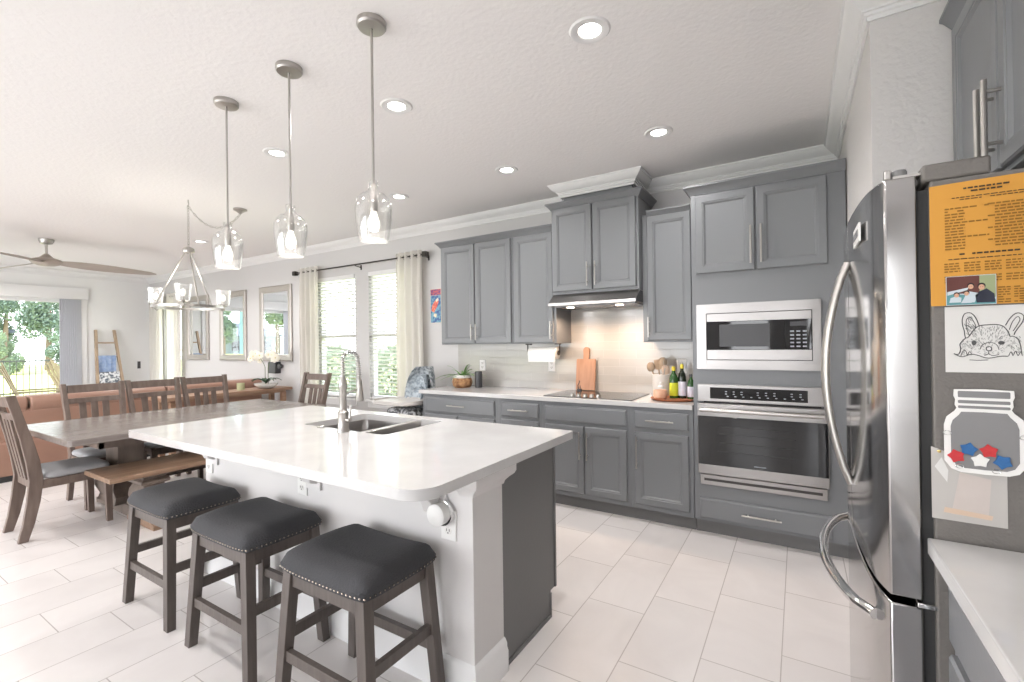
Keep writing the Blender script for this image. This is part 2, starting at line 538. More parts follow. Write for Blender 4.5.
def T(name, label, cat, loc=(0, 0, 0), group=None):
    o = bpy.data.objects.new(name, None)
    COL.objects.link(o)
    o.location = loc
    o.empty_display_size = 0.1
    ORG[o.name] = Vector(loc)
    return tag(o, label, cat, group)
def S(name, mb, mats, label, cat, loc, group=None, **kw):
    return tag(build(name, mb, mats, None, loc, **kw), label, cat, group)
def struct(name, mb, mats, label=None, parent=None, **kw):
    o = build(name, mb, mats, parent, **kw)
    if not parent:
        o['kind'] = 'structure'
        if label: o['label'] = label
    return o
def dup(root, loc, rz, label, group=None):
    def cp(o, par):
        c = o.copy(); COL.objects.link(c)
        if par: c.parent = par
        for ch in [q for q in bpy.data.objects if q.parent == o]:
            cp(ch, c)
        return c
    c = cp(root, None)
    c.location = loc; c.rotation_euler = (0, 0, rz); c['label'] = label
    if group: c['group'] = group
    return c

def arc(cx, cy, r, a0, a1, n):
    return [(cx+r*cos(radians(a0+(a1-a0)*i/n)), cy+r*sin(radians(a0+(a1-a0)*i/n))) for i in range(n+1)]
def rrect(u0, u1, v0, v1, r, n=5):
    return arc(u1-r, v0+r, r, -90, 0, n)+arc(u1-r, v1-r, r, 0, 90, n)+arc(u0+r, v1-r, r, 90, 180, n)+arc(u0+r, v0+r, r, 180, 270, n)

YW = 4.06      # back wall
XL = -11.1     # far left wall
XR = 0.93      # right wall
CH = 2.745     # ceiling
YR = -3.6      # rear wall, behind the camera
# ================================================================== ROOM
struct('floor', MB().box(XL-.15, XR+.15, YR-.15, YW+.15, -.1, 0), 'floor_tile', 'pale stone-look tiles in a staggered pattern', smooth=0)
struct('ceiling', MB().box(XL-.15, XR+.15, YR-.15, YW+.15, CH, CH+.1), 'ceiling_paint', 'textured white ceiling', smooth=0)

def holed(u0, u1, z0, z1, holes, put):
    """holes: (ua, ub, za, zb) sorted by ua"""
    cur = u0
    for ua, ub, za, zb in holes:
        put(cur, ua, z0, z1)
        if za > z0: put(ua, ub, z0, za)
        if zb < z1: put(ua, ub, zb, z1)
        cur = ub
    put(cur, u1, z0, z1)
WIN = [(-10.45, -9.75, .42, 2.2), (-5.72, -4.93, .66, 2.29), (-4.67, -3.88, .66, 2.29)]
b = MB(); holed(XL-.12, XR+.12, 0, CH, WIN, lambda a, c, z, w: b.box(a, c, YW, YW+.14, z, w))
struct('wall_back', b, 'wall_paint', 'long greige wall with windows and kitchen', smooth=0)
b = MB(); holed(YR, YW, 0, CH, [(.9, 3.0, 0, 2.24)], lambda a, c, z, w: b.box(XL-.14, XL, a, c, z, w))
struct('wall_left', b, 'white_wall_paint', 'far white wall with glass sliding door', smooth=0)
b = MB(); holed(XL, XR, 0, CH, [(-9.2, -4.6, 0, 2.4), (-3.9, -1.9, .5, 2.4), (-1.25, -.45, .5, 2.2), (.1, .85, .3, 2.3)], lambda a, c, z, w: b.box(a, c, YR-.14, YR, z, w))
struct('wall_rear', b, 'wall_paint', smooth=0)
struct('wall_right', MB().box(XR, XR+.14, YR, 2.36, 0, CH), 'textured_wall', smooth=0)
struct('wall_alcove', MB().box(.262, XR+.14, 2.36, YW, 0, CH), 'textured_wall', 'white corner wall beside and behind the refrigerator', smooth=0)

# crown moulding of the room
CROWN = [(0, CH-.001), (.092, CH-.001), (.092, CH-.013), (.082, CH-.015), (.080, CH-.021), (.070, CH-.032), (.056, CH-.047), (.040, CH-.058), (.030, CH-.064), (.030, CH-.072), (.021, CH-.074), (.019, CH-.085), (.010, CH-.088), (.010, CH-.104), (0, CH-.104)]
# path: travelling so that the room is on the right-hand side
struct('trim_1', MB().molding([(XL, YW), (-1.80, YW)], CROWN), 'white_trim', 'white crown moulding along the back wall')
struct('trim_2', MB().molding([(-1.80+.02, YW), (-1.80+.02, 3.73), (-1.13, 3.73), (-1.13, YW), (.262, YW), (.262, 2.36), (XR, 2.36)], CROWN), 'white_trim', 'white crown moulding stepping out over the hood cabinet')
struct('trim_3', MB().molding([(XL, YR), (XL, YW)], CROWN), 'white_trim', 'white crown moulding on the far wall')
struct('trim_4', MB().box(-1.78, -1.13, 3.73, YW, CH-.1, CH-.002), 'white_trim', smooth=0)
BASE = [(0, 0), (.018, 0), (.018, .1), (.012, .12), (.006, .135), (0, .14)]
struct('baseboard_back', MB().molding([(XL, YW), (-3.22, YW)], BASE), 'white_trim')
struct('baseboard_left', MB().molding([(XL, 3.03), (XL, YW)], BASE), 'white_trim')
struct('baseboard_right', MB().molding([(.262, 3.45), (.262, 2.36), (.34, 2.36)], BASE), 'white_trim')

# ---- windows in the back wall
for i, (a, c, z, w) in enumerate(WIN):
    f = MB()
    f.box(a, a+.04, YW+.04, YW+.09, z, w).box(c-.04, c, YW+.04, YW+.09, z, w)
    f.box(a+.04, c-.04, YW+.04, YW+.09, z, z+.05).box(a+.04, c-.04, YW+.04, YW+.09, w-.05, w)
    zm = (z+w)/2-.02
    f.box(a+.04, c-.04, YW+.035, YW+.085, zm, zm+.045)
    fr = struct('window_%d' % (i+1), f, 'white_trim', ['window behind the far curtain', 'left window with white blinds', 'right window with white blinds'][i], loc=((a+c)/2, YW+.06, z))
    build('pane', MB().box(a+.04, c-.04, YW+.062, YW+.066, z+.05, w-.05), 'window_glass', fr, smooth=0)
    build('window_sill', MB().box(a-.04, c+.04, YW-.05, YW+.04, z-.025, z).box(a-.02, c+.02, YW-.018, YW-.001, z-.1, z-.025), 'white_trim', fr, bevel=.004)
# blinds (venetian) in the two near windows
for i, (a, c, z, w) in enumerate(WIN[1:]):
    t = T('window_blind', ['white horizontal slat blind in the window nearer the mirrors', 'white horizontal slat blind in the window nearer the high chair'][i], 'blind', ((a+c)/2, YW+.02, w))
    build('head_rail', MB().box(a+.01, c-.01, YW-.012, YW+.035, w-.055, w-.002), 'white_trim', t, bevel=.003)
    m = MB(); zz = w-.085
    while zz > z+.05:
        m.bar((a+.015, YW+.012, zz), (c-.015, YW+.012, zz), .048, .0035, up=(0, .32, 1)); zz -= .0455
    build('slats', m, 'blind_slat', t, smooth=0)
    m = MB()
    for q in (.16, .5, .84):
        xx = a+(c-a)*q
        m.box(xx-.0012, xx+.0012, YW+.0105, YW+.0135, z+.03, w-.06)
    build('ladder_cord', m, 'white_trim', t, smooth=0)
    build('bottom_rail', MB().box(a+.015, c-.015, YW-.008, YW+.03, z+.012, z+.032), 'white_trim', t, bevel=.002)

# ---- sliding glass door in the far wall
f = MB()
for (y0, y1) in ((.9, .95), (2.95, 3.0), (1.93, 1.99)):
    f.box(XL-.1, XL-.04, y0, y1, .0, 2.24)
f.box(XL-.1, XL-.04, .95, 2.95, 2.18, 2.24).box(XL-.1, XL-.04, .95, 2.95, 0, .06)
dr = struct('door_1', f, 'white_trim', 'white framed sliding glass door to the lanai', loc=(XL-.07, 1.95, 0))
build('pane', MB().box(XL-.072, XL-.066, .95, 2.95, .06, 2.18), 'window_glass', dr, smooth=0)
build('casing', MB().box(XL, XL+.025, 3.0, 3.09, 0, 2.24).box(XL, XL+.025, .81, .9, 0, 2.24), 'white_trim', dr, bevel=.003)
struct('trim_5', MB().box(XL, XL+.05, .75, 3.11, 2.245, 2.45), 'white_trim', 'white valance box over the sliding door', bevel=.004)
for i, (y0, y1) in enumerate(((2.73, 2.98), (.92, 1.2))):
    m = MB(); n = 9
    for k in range(n):
        yy = y0+(y1-y0)*(k+.5)/n
        m.bar((XL+.06, yy, .03), (XL+.06, yy, 2.24), .09, .006, up=(1, .55, 0))
    S('vertical_blind', m, 'vertical_blind', ['grey vertical blind stacked at the ladder side of the sliding door', 'grey vertical blind stacked at the far side of the door opening'][i], 'blind', (XL+.06, (y0+y1)/2, .03), smooth=0)

# rear wall glazing bars (unseen slider and wide window added to let light in)
f = MB()
for x in (-9.2, -7.7, -6.15, -4.66):
    f.box(x, x+.06, YR-.1, YR-.04, 0, 2.4)
f.box(-9.2, -4.6, YR-.1, YR-.04, 2.34, 2.4)
struct('window_4', f, 'white_trim', smooth=0)
f = MB()
for x in (-3.9, -2.93, -1.96):
    f.box(x, x+.06, YR-.1, YR-.04, .5, 2.4)
f.box(-3.9, -1.9, YR-.1, YR-.04, 2.34, 2.4).box(-3.9, -1.9, YR-.1, YR-.04, .5, .56)
struct('window_5', f, 'white_trim', smooth=0)
f = MB()
for x in (-1.25, -.51):
    f.box(x, x+.06, YR-.1, YR-.04, .5, 2.2)
f.box(-1.25, -.45, YR-.1, YR-.04, 2.14, 2.2).box(-1.25, -.45, YR-.1, YR-.04, .5, .56).box(-1.25, -.45, YR-.1, YR-.04, 1.33, 1.37)
f.cur = 0
zz = .6
while zz < 2.1:
    f.box(-1.19, -.51, YR-.06, YR-.02, zz, zz+.006); zz += .05
struct('window_6', f, 'white_trim', smooth=0)

f = MB()
for x in (.1, .79):
    f.box(x, x+.06, YR-.1, YR-.04, .3, 2.3)
f.box(.16, .79, YR-.1, YR-.04, 2.24, 2.3).box(.16, .79, YR-.1, YR-.04, .3, .36).box(.16, .79, YR-.1, YR-.04, 1.3, 1.34)
struct('window_7', f, 'white_trim', smooth=0)  # unseen window added to lighten the refrigerator side
# backsplash
struct('wall_backsplash', MB().box(-3.215, -.642, YW-.012, YW, .905, 1.36).box(-1.86, -1.06, YW-.012, YW, 1.36, 1.80), 'splash_tile', 'glossy greige subway tile backsplash', smooth=0)

# ================================================================== CABINET PARTS
DOOR = [(0, 0), (0, .013), (.005, .019), (.046, .019), (.05, .0155), (.056, .0155), (.066, .007), (.07, .006)]
DRAW = [(0, 0), (0, .012), (.012, .019), (.016, .019)]
def handle_bar(mb, axis, p, L, off=.032, face=-1, ax='y', r=.006):
    """bar pull centred at p on face; axis 'z' or 'u' direction; ax = face axis"""
    p = Vector(p)
    d = Vector((0, 0, 1)) if axis == 'z' else (Vector((1, 0, 0)) if ax == 'y' else Vector((0, 1, 0)))
    n = Vector((0, face, 0)) if ax == 'y' else Vector((face, 0, 0))
    a = p+n*off
    mb.tube([a-d*L/2, a+d*L/2], r, 10)
    for s in (-1, 1):
        q = p+d*(s*(L/2-.035))
        mb.tube([q, q+n*off], r*.75, 8)
    return mb
def cab_door(par, x0, x1, z0, z1, yf, hpos=None, hlen=.19, name='door', prof=DOOR, cmat='cabinet_grey'):
    o = build(name, MB().rings_rect(x0, x1, z0, z1, prof, 'y', yf, -1), cmat, par, smooth=25)
    if hpos:
        ax, hx, hz = hpos
        build('handle', handle_bar(MB(), ax, (hx, yf-.019, hz), hlen), 'brushed_nickel', o)
    return o
YF = 3.459
def base_cab(label, x0, x1):
    t = T('base_cabinet', label, 'cabinet', ((x0+x1)/2, YF, 0), 'grey base cabinets along the back wall')
    build('body', MB().box(x0, x1, YF, YW-.005, .1, .868), 'cabinet_grey', t, bevel=.002)
    build('toe_kick', MB().box(x0, x1, YF+.055, YW-.01, 0, .1), 'cabinet_grey_shaded', t, smooth=0)
    return t
t = base_cab('grey base cabinet at the left end with one wide drawer over two doors', -3.2, -2.295)
o = cab_door(t, -3.17, -2.335, .695, .835, YF, ('u', -2.755, .768), .21, 'drawer', DRAW)
cab_door(t, -3.17, -2.757, .14, .672, YF, ('z', -2.80, .54), .2)
cab_door(t, -2.748, -2.335, .14, .672, YF, ('z', -2.705, .54), .2)
t = base_cab('narrow grey base cabinet with a single drawer under the paper towel roll', -2.295, -1.85)
cab_door(t, -2.26, -1.885, .71, .835, YF, ('u', -2.07, .772), .2, 'drawer', DRAW)
cab_door(t, -2.26, -1.885, .14, .685, YF, ('z', -1.93, .55), .2)
t = base_cab('grey base cabinet with two doors and blank drawer front below the cooktop', -1.85, -1.09)
cab_door(t, -1.82, -1.122, .71, .835, YF, None, name='false_drawer', prof=DRAW)
cab_door(t, -1.82, -1.473, .14, .68, YF, ('z', -1.50, .53), .22)
cab_door(t, -1.465, -1.122, .14, .68, YF, ('z', -1.437, .53), .22)
t = base_cab('grey base cabinet with one drawer and one door beside the wall oven', -1.09, -.642)
cab_door(t, -1.062, -.672, .71, .835, YF, ('u', -.87, .772), .2, 'drawer', DRAW)
cab_door(t, -1.062, -.672, .14, .678, YF, ('z', -1.04, .53), .24)

m = MB().prism([(-3.235, 3.43), (-.642, 3.43), (-.642, YW-.001), (-3.235, YW-.001)], 'z', .868, .905)
S('countertop', m, 'quartz', 'white quartz countertop along the back wall holding the cooktop', 'countertop', (-1.9, 3.75, .868), bevel=.003)

# crown on cabinets
CCR = lambda z: [(0, z), (.006, z), (.012, z+.012), (.035, z+.04), (.045, z+.046), (.045, z+.058), (0, z+.058)]
def upper(name, label, x0, x1, yf, z0, z1, group='grey upper cabinets on the back wall', yb=YW-.001):
    t = T(name, label, 'cabinet', ((x0+x1)/2, yb, z0), group)
    build('body', MB().box(x0, x1, yf, yb, z0, z1), 'cabinet_grey', t, bevel=.002)
    return t
YU = 3.735
t = upper('upper_cabinet', 'grey two-door upper cabinet farthest left, nearest the curtain', -3.185, -2.30, YU, 1.35, 2.375)
cab_door(t, -3.165, -2.745, 1.36, 2.355, YU, ('z', -2.765, 1.47), .16)
cab_door(t, -2.735, -2.315, 1.36, 2.355, YU, ('z', -2.71, 1.47), .16)
build('crown', MB().molding([(-3.185, YW-.002), (-3.185, YU), (-2.30, YU)], [(a, z) for a, z in CCR(2.36)]), 'cabinet_grey', t)
t = upper('upper_cabinet', 'grey single-door upper cabinet above the paper towel roll', -2.298, -1.845, YU, 1.35, 2.375)
cab_door(t, -2.275, -1.87, 1.36, 2.355, YU, ('z', -1.885, 1.47), .0001+.16)
build('crown', MB().molding([(-2.298, YU), (-1.845, YU)], [(a, z) for a, z in CCR(2.36)]), 'cabinet_grey', t)
t = upper('upper_cabinet', 'tall raised grey two-door cabinet above the range hood', -1.84, -1.07, 3.655, 1.775, 2.54)
cab_door(t, -1.83, -1.462, 1.80, 2.52, 3.655, ('z', -1.495, 1.93), .2)
cab_door(t, -1.452, -1.09, 1.80, 2.52, 3.655, ('z', -1.425, 1.93), .2)
build('crown', MB().molding([(-1.84, YW-.002), (-1.84, 3.655), (-1.07, 3.655), (-1.07, YW-.002)], [(a, z) for a, z in CCR(2.515)]), 'cabinet_grey', t)
build('neck', MB().box(-1.765, -1.145, 3.745, YW-.002, 2.54, CH-.1), 'cabinet_grey', t)
t = upper('upper_cabinet', 'grey single-door upper cabinet between hood and microwave', -1.065, -.645, YU, 1.35, 2.375)
cab_door(t, -1.025, -.69, 1.365, 2.355, YU, ('z', -1.012, 1.47), .16)
build('crown', MB().molding([(-1.02, YU), (-.69, YU)], [(a, z) for a, z in CCR(2.34)]), 'cabinet_grey', t)

# tall oven cabinet
t = T('oven_cabinet', 'tall grey cabinet housing the microwave and wall oven', 'cabinet', (-.19, YF, 0))
b = MB()
# carcass with recesses for the microwave and the oven
for (x0, x1, z0, z1) in ((-.638, -.575, .1, 2.43), (.12, .255, .1, 2.43), (-.575, .12, .1, .375), (-.575, .12, 1.05, 1.175), (-.575, .12, 1.6, 2.43)):
    b.box(x0, x1, YF, 3.92, z0, z1)
b.box(-.638, .255, 3.92, YW-.002, .1, 2.43)
build('body', b, 'cabinet_grey', t, smooth=0)
build('toe_kick', MB().box(-.638, .255, YF+.055, YW-.01, 0, .1), 'cabinet_grey_shaded', t, smooth=0)
cab_door(t, -.608, -.238, 1.825, 2.37, YF, ('z', -.26, 1.99), .25)
cab_door(t, -.228, .16, 1.825, 2.37, YF, ('z', -.2, 1.99), .25)
cab_door(t, -.605, .162, .118, .262, YF, ('u', -.222, .19), .23, 'drawer', DRAW)
build('crown', MB().molding([(-.638, 3.70), (-.638, YF), (.257, YF)], [(a, z) for a, z in CCR(2.385)]), 'cabinet_grey', t)

# ---- microwave
YA = 3.443
t = T('microwave', 'stainless steel built-in microwave above the wall oven', 'microwave', (-.245, YA, 1.16))
b = MB()
for (x0, x1, z0, z1) in ((-.607, .12, 1.545, 1.608), (-.607, .12, 1.16, 1.222), (-.607, -.545, 1.222, 1.545), (.075, .12, 1.222, 1.545)):
    b.box(x0, x1, YA-.004, YF-.001, z0, z1)
build('trim_kit', b, 'steel', t, smooth=0)
build('housing', MB().box(-.545, .075, YA+.012, 3.85, 1.222, 1.545), 'dark_gap', t, smooth=0)
b = MB().box(-.54, .07, YA-.004, YA+.011, 1.488, 1.54).box(-.54, .07, YA-.004, YA+.011, 1.227, 1.292)
build('steel_band', b, 'steel', t, smooth=0)
build('door_glass', MB().box(-.54, -.075, YA-.006, YA+.011, 1.293, 1.487), 'black_glass', t, bevel=.002)
build('window_mesh', MB().box(-.46, -.16, YA-.0068, YA-.0061, 1.315, 1.465), 'dark_plastic', t, smooth=0)['label'] = 'dark perforated window of the door'
b = MB(); b.box(-.073, .07, YA-.006, YA+.011, 1.293, 1.487)
cp = build('control_panel', b, 'black_glass', t, bevel=.002)
b = MB()
for r in range(5):
    for c in range(3):
        b.box(-.045+c*.034, -.024+c*.034, YA-.0072, YA-.0061, 1.31+r*.024, 1.319+r*.024)
build('keypad', b, 'display_ink', cp, smooth=0)
build('display', MB().box(-.045, .045, YA-.0072, YA-.0061, 1.445, 1.472), 'dark_plastic', cp, smooth=0)

# ---- wall oven
t = T('wall_oven', 'stainless steel wall oven with black glass door below the microwave', 'oven', (-.23, YA, .36))
build('housing', MB().box(-.572, .117, YA+.02, 3.9, .38, 1.045), 'dark_gap', t, smooth=0)
b = MB().box(-.607, .152, YA-.006, YF-.001, .937, 1.055)
cpo = build('control_panel', b, 'steel', t, bevel=.003)
build('display_glass', MB().box(-.525, .045, YA-.009, YA-.0055, .958, 1.035), 'black_glass', cpo, bevel=.001)
b = MB()
random.seed(3)
for k in range(30):
    x = -.43+.43*((k % 10)/9.0)+(.0 if k < 20 else .01); z = (1.006, .99, .974)[k//10]
    if k % 10 in (3, 7) and k < 20: continue
    b.box(x, x+.012, YA-.0105, YA-.0091, z, z+.006)
build('buttons', b, 'display_ink', cpo, smooth=0)
d = build('oven_door', MB().box(-.607, .152, YA-.022, YF-.002, .437, .925), 'steel', t, bevel=.004)
build('door_glass', MB().box(-.603, .148, YA-.0245, YA-.0218, .503, .838), 'black_glass', d, bevel=.002)
b = MB().box(-.50, .02, YA-.0255, YA-.0246, .55, .80)
build('inner_window', b, 'black_glass', d, smooth=0)
b = MB()
for z in (.60, .66, .72, .77): b.box(-.48, -.02, YA-.0262, YA-.0256, z, z+.0035)
build('oven_rack', b, 'oven_rack', d, smooth=0)
b = MB(); b.box(-.26, -.19, YA-.0252, YA-.0246, .521, .526)
build('badge', b, 'display_ink', d, smooth=0)
b = MB().tube([(-.585, YA-.06, .883), (.13, YA-.06, .883)], .0135, 12)
for x in (-.56, .105): b.tube([(x, YA-.02, .883), (x, YA-.06, .883)], .011, 8)
build('handle', b, 'steel_side', d)
build('vent_trim', MB().box(-.595, .14, YA-.01, YF-.001, .36, .43), 'steel', t, bevel=.002)
build('vent_slot', MB().box(-.57, .115, YA-.0115, YA-.0099, .388, .405), 'dark_gap', t, smooth=0)

# ---- range hood
t = T('range_hood', 'slim stainless steel range hood with two lit lamps', 'range hood', (-1.45, YU, 1.665))
b = MB().prism([(YW-.002, 1.775), (3.655, 1.775), (3.555, 1.70), (3.55, 1.695), (3.55, 1.668), (YW-.002, 1.668)], 'x', -1.83, -1.068)
build('canopy', b, 'steel', t, bevel=.002)
build('underside', MB().box(-1.80, -1.09, 3.60, 4.0, 1.660, 1.6675), 'acrylic_grey', t, smooth=0)
build('side_cap', MB().prism([(3.66, 1.765), (3.575, 1.705), (3.575, 1.675), (3.80, 1.675), (3.80, 1.765)], 'x', -1.0678, -1.0655), 'dark_plastic', t, smooth=0)
for x in (-1.675, -1.24):
    build('hood_lamp', MB().lathe([(.0, 1.657), (.03, 1.657), (.034, 1.6598)], (x, 3.67), 16), 'fluoro_warm', t)
    lamp('SPOT', 'hood_light', (x, 3.70, 1.645), 9, (1, .70, .48), (radians(8), 0, 0), spot_size=radians(150), spot_blend=.6, shadow_soft_size=.03)

# ---- cooktop
t = T('cooktop', 'black glass electric cooktop with five silver knobs', 'cooktop', (-1.36, 3.75, .905))
build('glass_top', MB().prism(rrect(-1.85, -1.085, 3.465, 3.97, .015), 'z', .9055, .911), 'black_glass', t, bevel=.001)
for i, x in enumerate((-1.605, -1.548, -1.491, -1.434, -1.377)):
    build('knob', MB().lathe([(.019, .9112), (.019, .918), (.015, .93), (.013, .934), (.0, .934)], (x, 3.53), 16), 'brushed_nickel', t)
b = MB()
for (x, y, r) in ((-1.72, 3.64, .07), (-1.72, 3.84, .09), (-1.22, 3.64, .09), (-1.22, 3.84, .07), (-1.47, 3.76, .11)):
    b.loft([[(x+q*cos(a), y+q*sin(a), .9116) for a in [2*pi*k/32 for k in range(32)]] for q in (r-.002, r)], caps=False)
build('burner_ring', b, 'acrylic_grey', t, smooth=0)

# ================================================================== COUNTER ITEMS
def outlet(label, x, z, y, w=.075, h=.118, face=-1, switch=False, group='white wall outlets', loc3=None):
    t = T('wall_switch' if switch else 'wall_outlet', label, 'switch' if switch else 'outlet', (x, y, z), group)
    build('cover_plate', MB().rings_rect(x-w/2, x+w/2, z-h/2, z+h/2, [(0, 0), (0, .004), (.004, .007), (.006, .007)], 'y', y, face), 'white_plastic', t)
    b = MB()
    if switch:
        b.box(x-.016, x+.016, y+face*.007, y+face*.011, z-.033, z+.033)
        build('rocker', b, 'white_ceramic', t, bevel=.001)
    else:
        for s in (-1, 1):
            zz = z+s*.022; b = MB()
            b.prism([(x+.017*cos(2*pi*k/16), zz+.014*sin(2*pi*k/16)) for k in range(16)], 'y', y+face*.007, y+face*.0085)
            sk = build('socket', b, 'white_ceramic', t, smooth=0)
            b = MB()
            b.box(x-.008, x-.005, y+face*.0086, y+face*.0094, zz-.002, zz+.008).box(x+.005, x+.008, y+face*.0086, y+face*.0094, zz-.002, zz+.008)
            b.lathe([(.003, y+face*.0086), (.003, y+face*.0094)], (x, zz-.008), 8, 'y')
            build('slots', b, 'dark_plastic', sk, smooth=0)
    return t
YS = YW-.012
outlet('white double outlet on the tiles right of the potted plant', -2.885, 1.125, YS)
outlet('white outlet on the tiles directly below the paper towel roll', -2.055, 1.135, YS)
outlet('white outlet on the tiles behind the oil bottles', -.835, 1.145, YS)

# paper towel
t = T('paper_towel_holder', 'dark metal paper towel holder under the upper cabinet', 'holder', (-2.0, 3.85, 1.35))
b = MB().tube([(-2.185, 3.80, 1.262), (-1.845, 3.80, 1.262)], .006, 8)
b.tube([(-2.182, 3.80, 1.262), (-2.182, 3.80, 1.345)], .006, 8).tube([(-1.848, 3.80, 1.262), (-1.848, 3.80, 1.345)], .006, 8)
build('rod', b, 'rod_black', t)
build('bracket', MB().box(-2.195, -2.15, 3.78, 3.83, 1.338, 1.349).box(-1.89, -1.846, 3.78, 3.83, 1.338, 1.349), 'rod_black', t)
build('end_disc', MB().lathe([(.022, -1.862), (.022, -1.853)], (3.80, 1.262), 14, 'x'), 'rod_black', t)
b = MB().lathe([(.009, -2.155), (.053, -2.155), (.055, -2.15), (.055, -1.873), (.053, -1.868), (.009, -1.868)], (3.80, 1.262), 28, 'x')
b.prism([(3.742, 1.262), (3.746, 1.262), (3.752, 1.18), (3.749, 1.18)], 'x', -2.15, -1.873)
S('paper_towel_roll', b, 'paper_roll', 'white paper towel roll hanging under the upper cabinet', 'paper towel', (-2.0, 3.80, 1.262))

# cutting board leaning on splash
def tilt(mb, y, z, ang):
    c, s = cos(ang), sin(ang)
    mb.v = [(vx, y+(vy-y)*c-(vz-z)*s*-1, z+(vz-z)*c-(vy-y)*s) for vx, vy, vz in mb.v]
    return mb
pol = rrect(-1.775, -1.588, .914, 1.202, .012, 3)
hand = [(-1.709, 1.202), (-1.709, 1.25), (-1.712, 1.275)]+arc(-1.681, 1.285, .031, 160, 20, 8)+[(-1.652, 1.275), (-1.655, 1.25), (-1.655, 1.202)]
b = MB().prism([(-1.775, .914), (-1.588, .914), (-1.588, 1.195), (-1.595, 1.202), (-1.655, 1.202), (-1.655, 1.25), (-1.65, 1.275)]+arc(-1.681, 1.283, .031, 0, 180, 10)+[(-1.712, 1.275), (-1.709, 1.25), (-1.709, 1.202), (-1.768, 1.202), (-1.775, 1.195)], 'y', 3.975, 3.995)
tilt(b, 3.985, .914, .12)
S('cutting_board', b, 'board_wood', 'wooden paddle cutting board leaning behind the cooktop', 'cutting board', (-1.68, 3.99, .914), bevel=.002)
b = MB().tube([(-1.745, 3.972, .925), (-1.752, 3.978, .955), (-1.738, 3.985, .99), (-1.742, 3.985, 1.0)], .0045, 6).tube([(-1.722, 3.972, .925), (-1.73, 3.985, .96), (-1.716, 3.99, .985)], .004, 6).box(-1.75, -1.712, 3.955, 3.975, .9115, .926)
S('spoon_rest', b, 'dark_plastic', 'small dark curved utensil stand at the foot of the cutting board', 'utensil rest', (-1.73, 3.965, .912))

# plant
px, py = -2.97, 3.80
t = T('potted_plant', 'spiky green plant in a woven basket at the left end of the counter', 'plant', (px, py, .906))
build('basket', MB().lathe([(.075, .906), (.098, .925), (.105, .96), (.098, .995), (.088, 1.005), (.08, 1.0), (.08, .99)], (px, py), 20), 'basket', t)
build('pot_rim', MB().lathe([(.079, .99), (.087, 1.0), (.09, 1.03), (.085, 1.034), (.08, 1.02), (.02, 1.015)], (px, py), 20), 'white_ceramic', t)
random.seed(5)
b = MB()
for k in range(34):
    a = random.uniform(0, 2*pi); L = random.uniform(.07, .2) if k > 9 else random.uniform(.2, .3)
    e = random.uniform(.3, 1.25)
    d = Vector((cos(a)*cos(e), sin(a)*cos(e), sin(e)))
    p0 = Vector((px+cos(a)*.02, py+sin(a)*.02, 1.018)); pts = []
    for i in range(6):
        q = i/5.0
        pts.append(p0+d*L*q+Vector((0, 0, -.09*q*q*L/.2)))
    w = Vector((-sin(a), cos(a), 0))
    for i in range(5):
        w0 = .011*(1-(i/5.0)**2); w1 = .011*(1-((i+1)/5.0)**2)+.0003
        n = len(b.v); up = Vector((0, 0, .003))
        b.v += [tuple(pts[i]-w*w0), tuple(pts[i]-up), tuple(pts[i]+w*w0), tuple(pts[i+1]+w*w1), tuple(pts[i+1]-up), tuple(pts[i+1]-w*w1)]
        b.face((n, n+1, n+4, n+5)); b.face((n+1, n+2, n+3, n+4))
build('leaves', b, 'leaf', t)
b = MB().lathe([(.036, .906), (.038, .91), (.038, 1.06), (.034, 1.07), (.0, 1.072)], (-2.805, 3.86), 20)
b.lathe([(.0385, .985), (.0388, .99), (.0385, .995)], (-2.805, 3.86), 20, caps=False)
S('canister', b, 'dark_plastic', 'dark grey cylindrical canister next to the woven basket plant', 'canister', (-2.805, 3.86, .906))

# tray, crock, utensils, bowl, shaker, bottles
S('serving_tray', MB().lathe([(.0, .906), (.15, .906), (.165, .912), (.172, .922), (.168, .923), (.155, .914), (.0, .913)], (-.825, 3.68), 32), 'tray_wood', 'round reddish wooden tray holding bottles and a small bowl', 'tray', (-.825, 3.68, .906))
cx, cy = -.955, 3.88
S('utensil_crock', MB().lathe([(.0, .906), (.078, .906), (.082, .912), (.082, 1.075), (.086, 1.083), (.084, 1.088), (.076, 1.083), (.074, .93), (.0, .925)], (cx, cy), 28), 'white_ceramic', 'white ceramic crock filled with wooden utensils', 'crock', (cx, cy, .906))
ut = [(-.05, -.01, -.10, .21, 'round wooden spoon leaning farthest left in the crock', 'spoon'), (-.02, .02, -.045, .235, 'flat wooden spatula upright in the crock', 'spatula'), (.02, .01, -.005, .25, 'narrow wooden spoon tallest in the crock', 'spoon'), (.035, -.02, .03, .19, 'pinkish wide spoon leaning right in the crock', 'spoon'), (.0, -.03, .05, .225, 'thin whisk handle leaning to the right in the crock', 'whisk')]
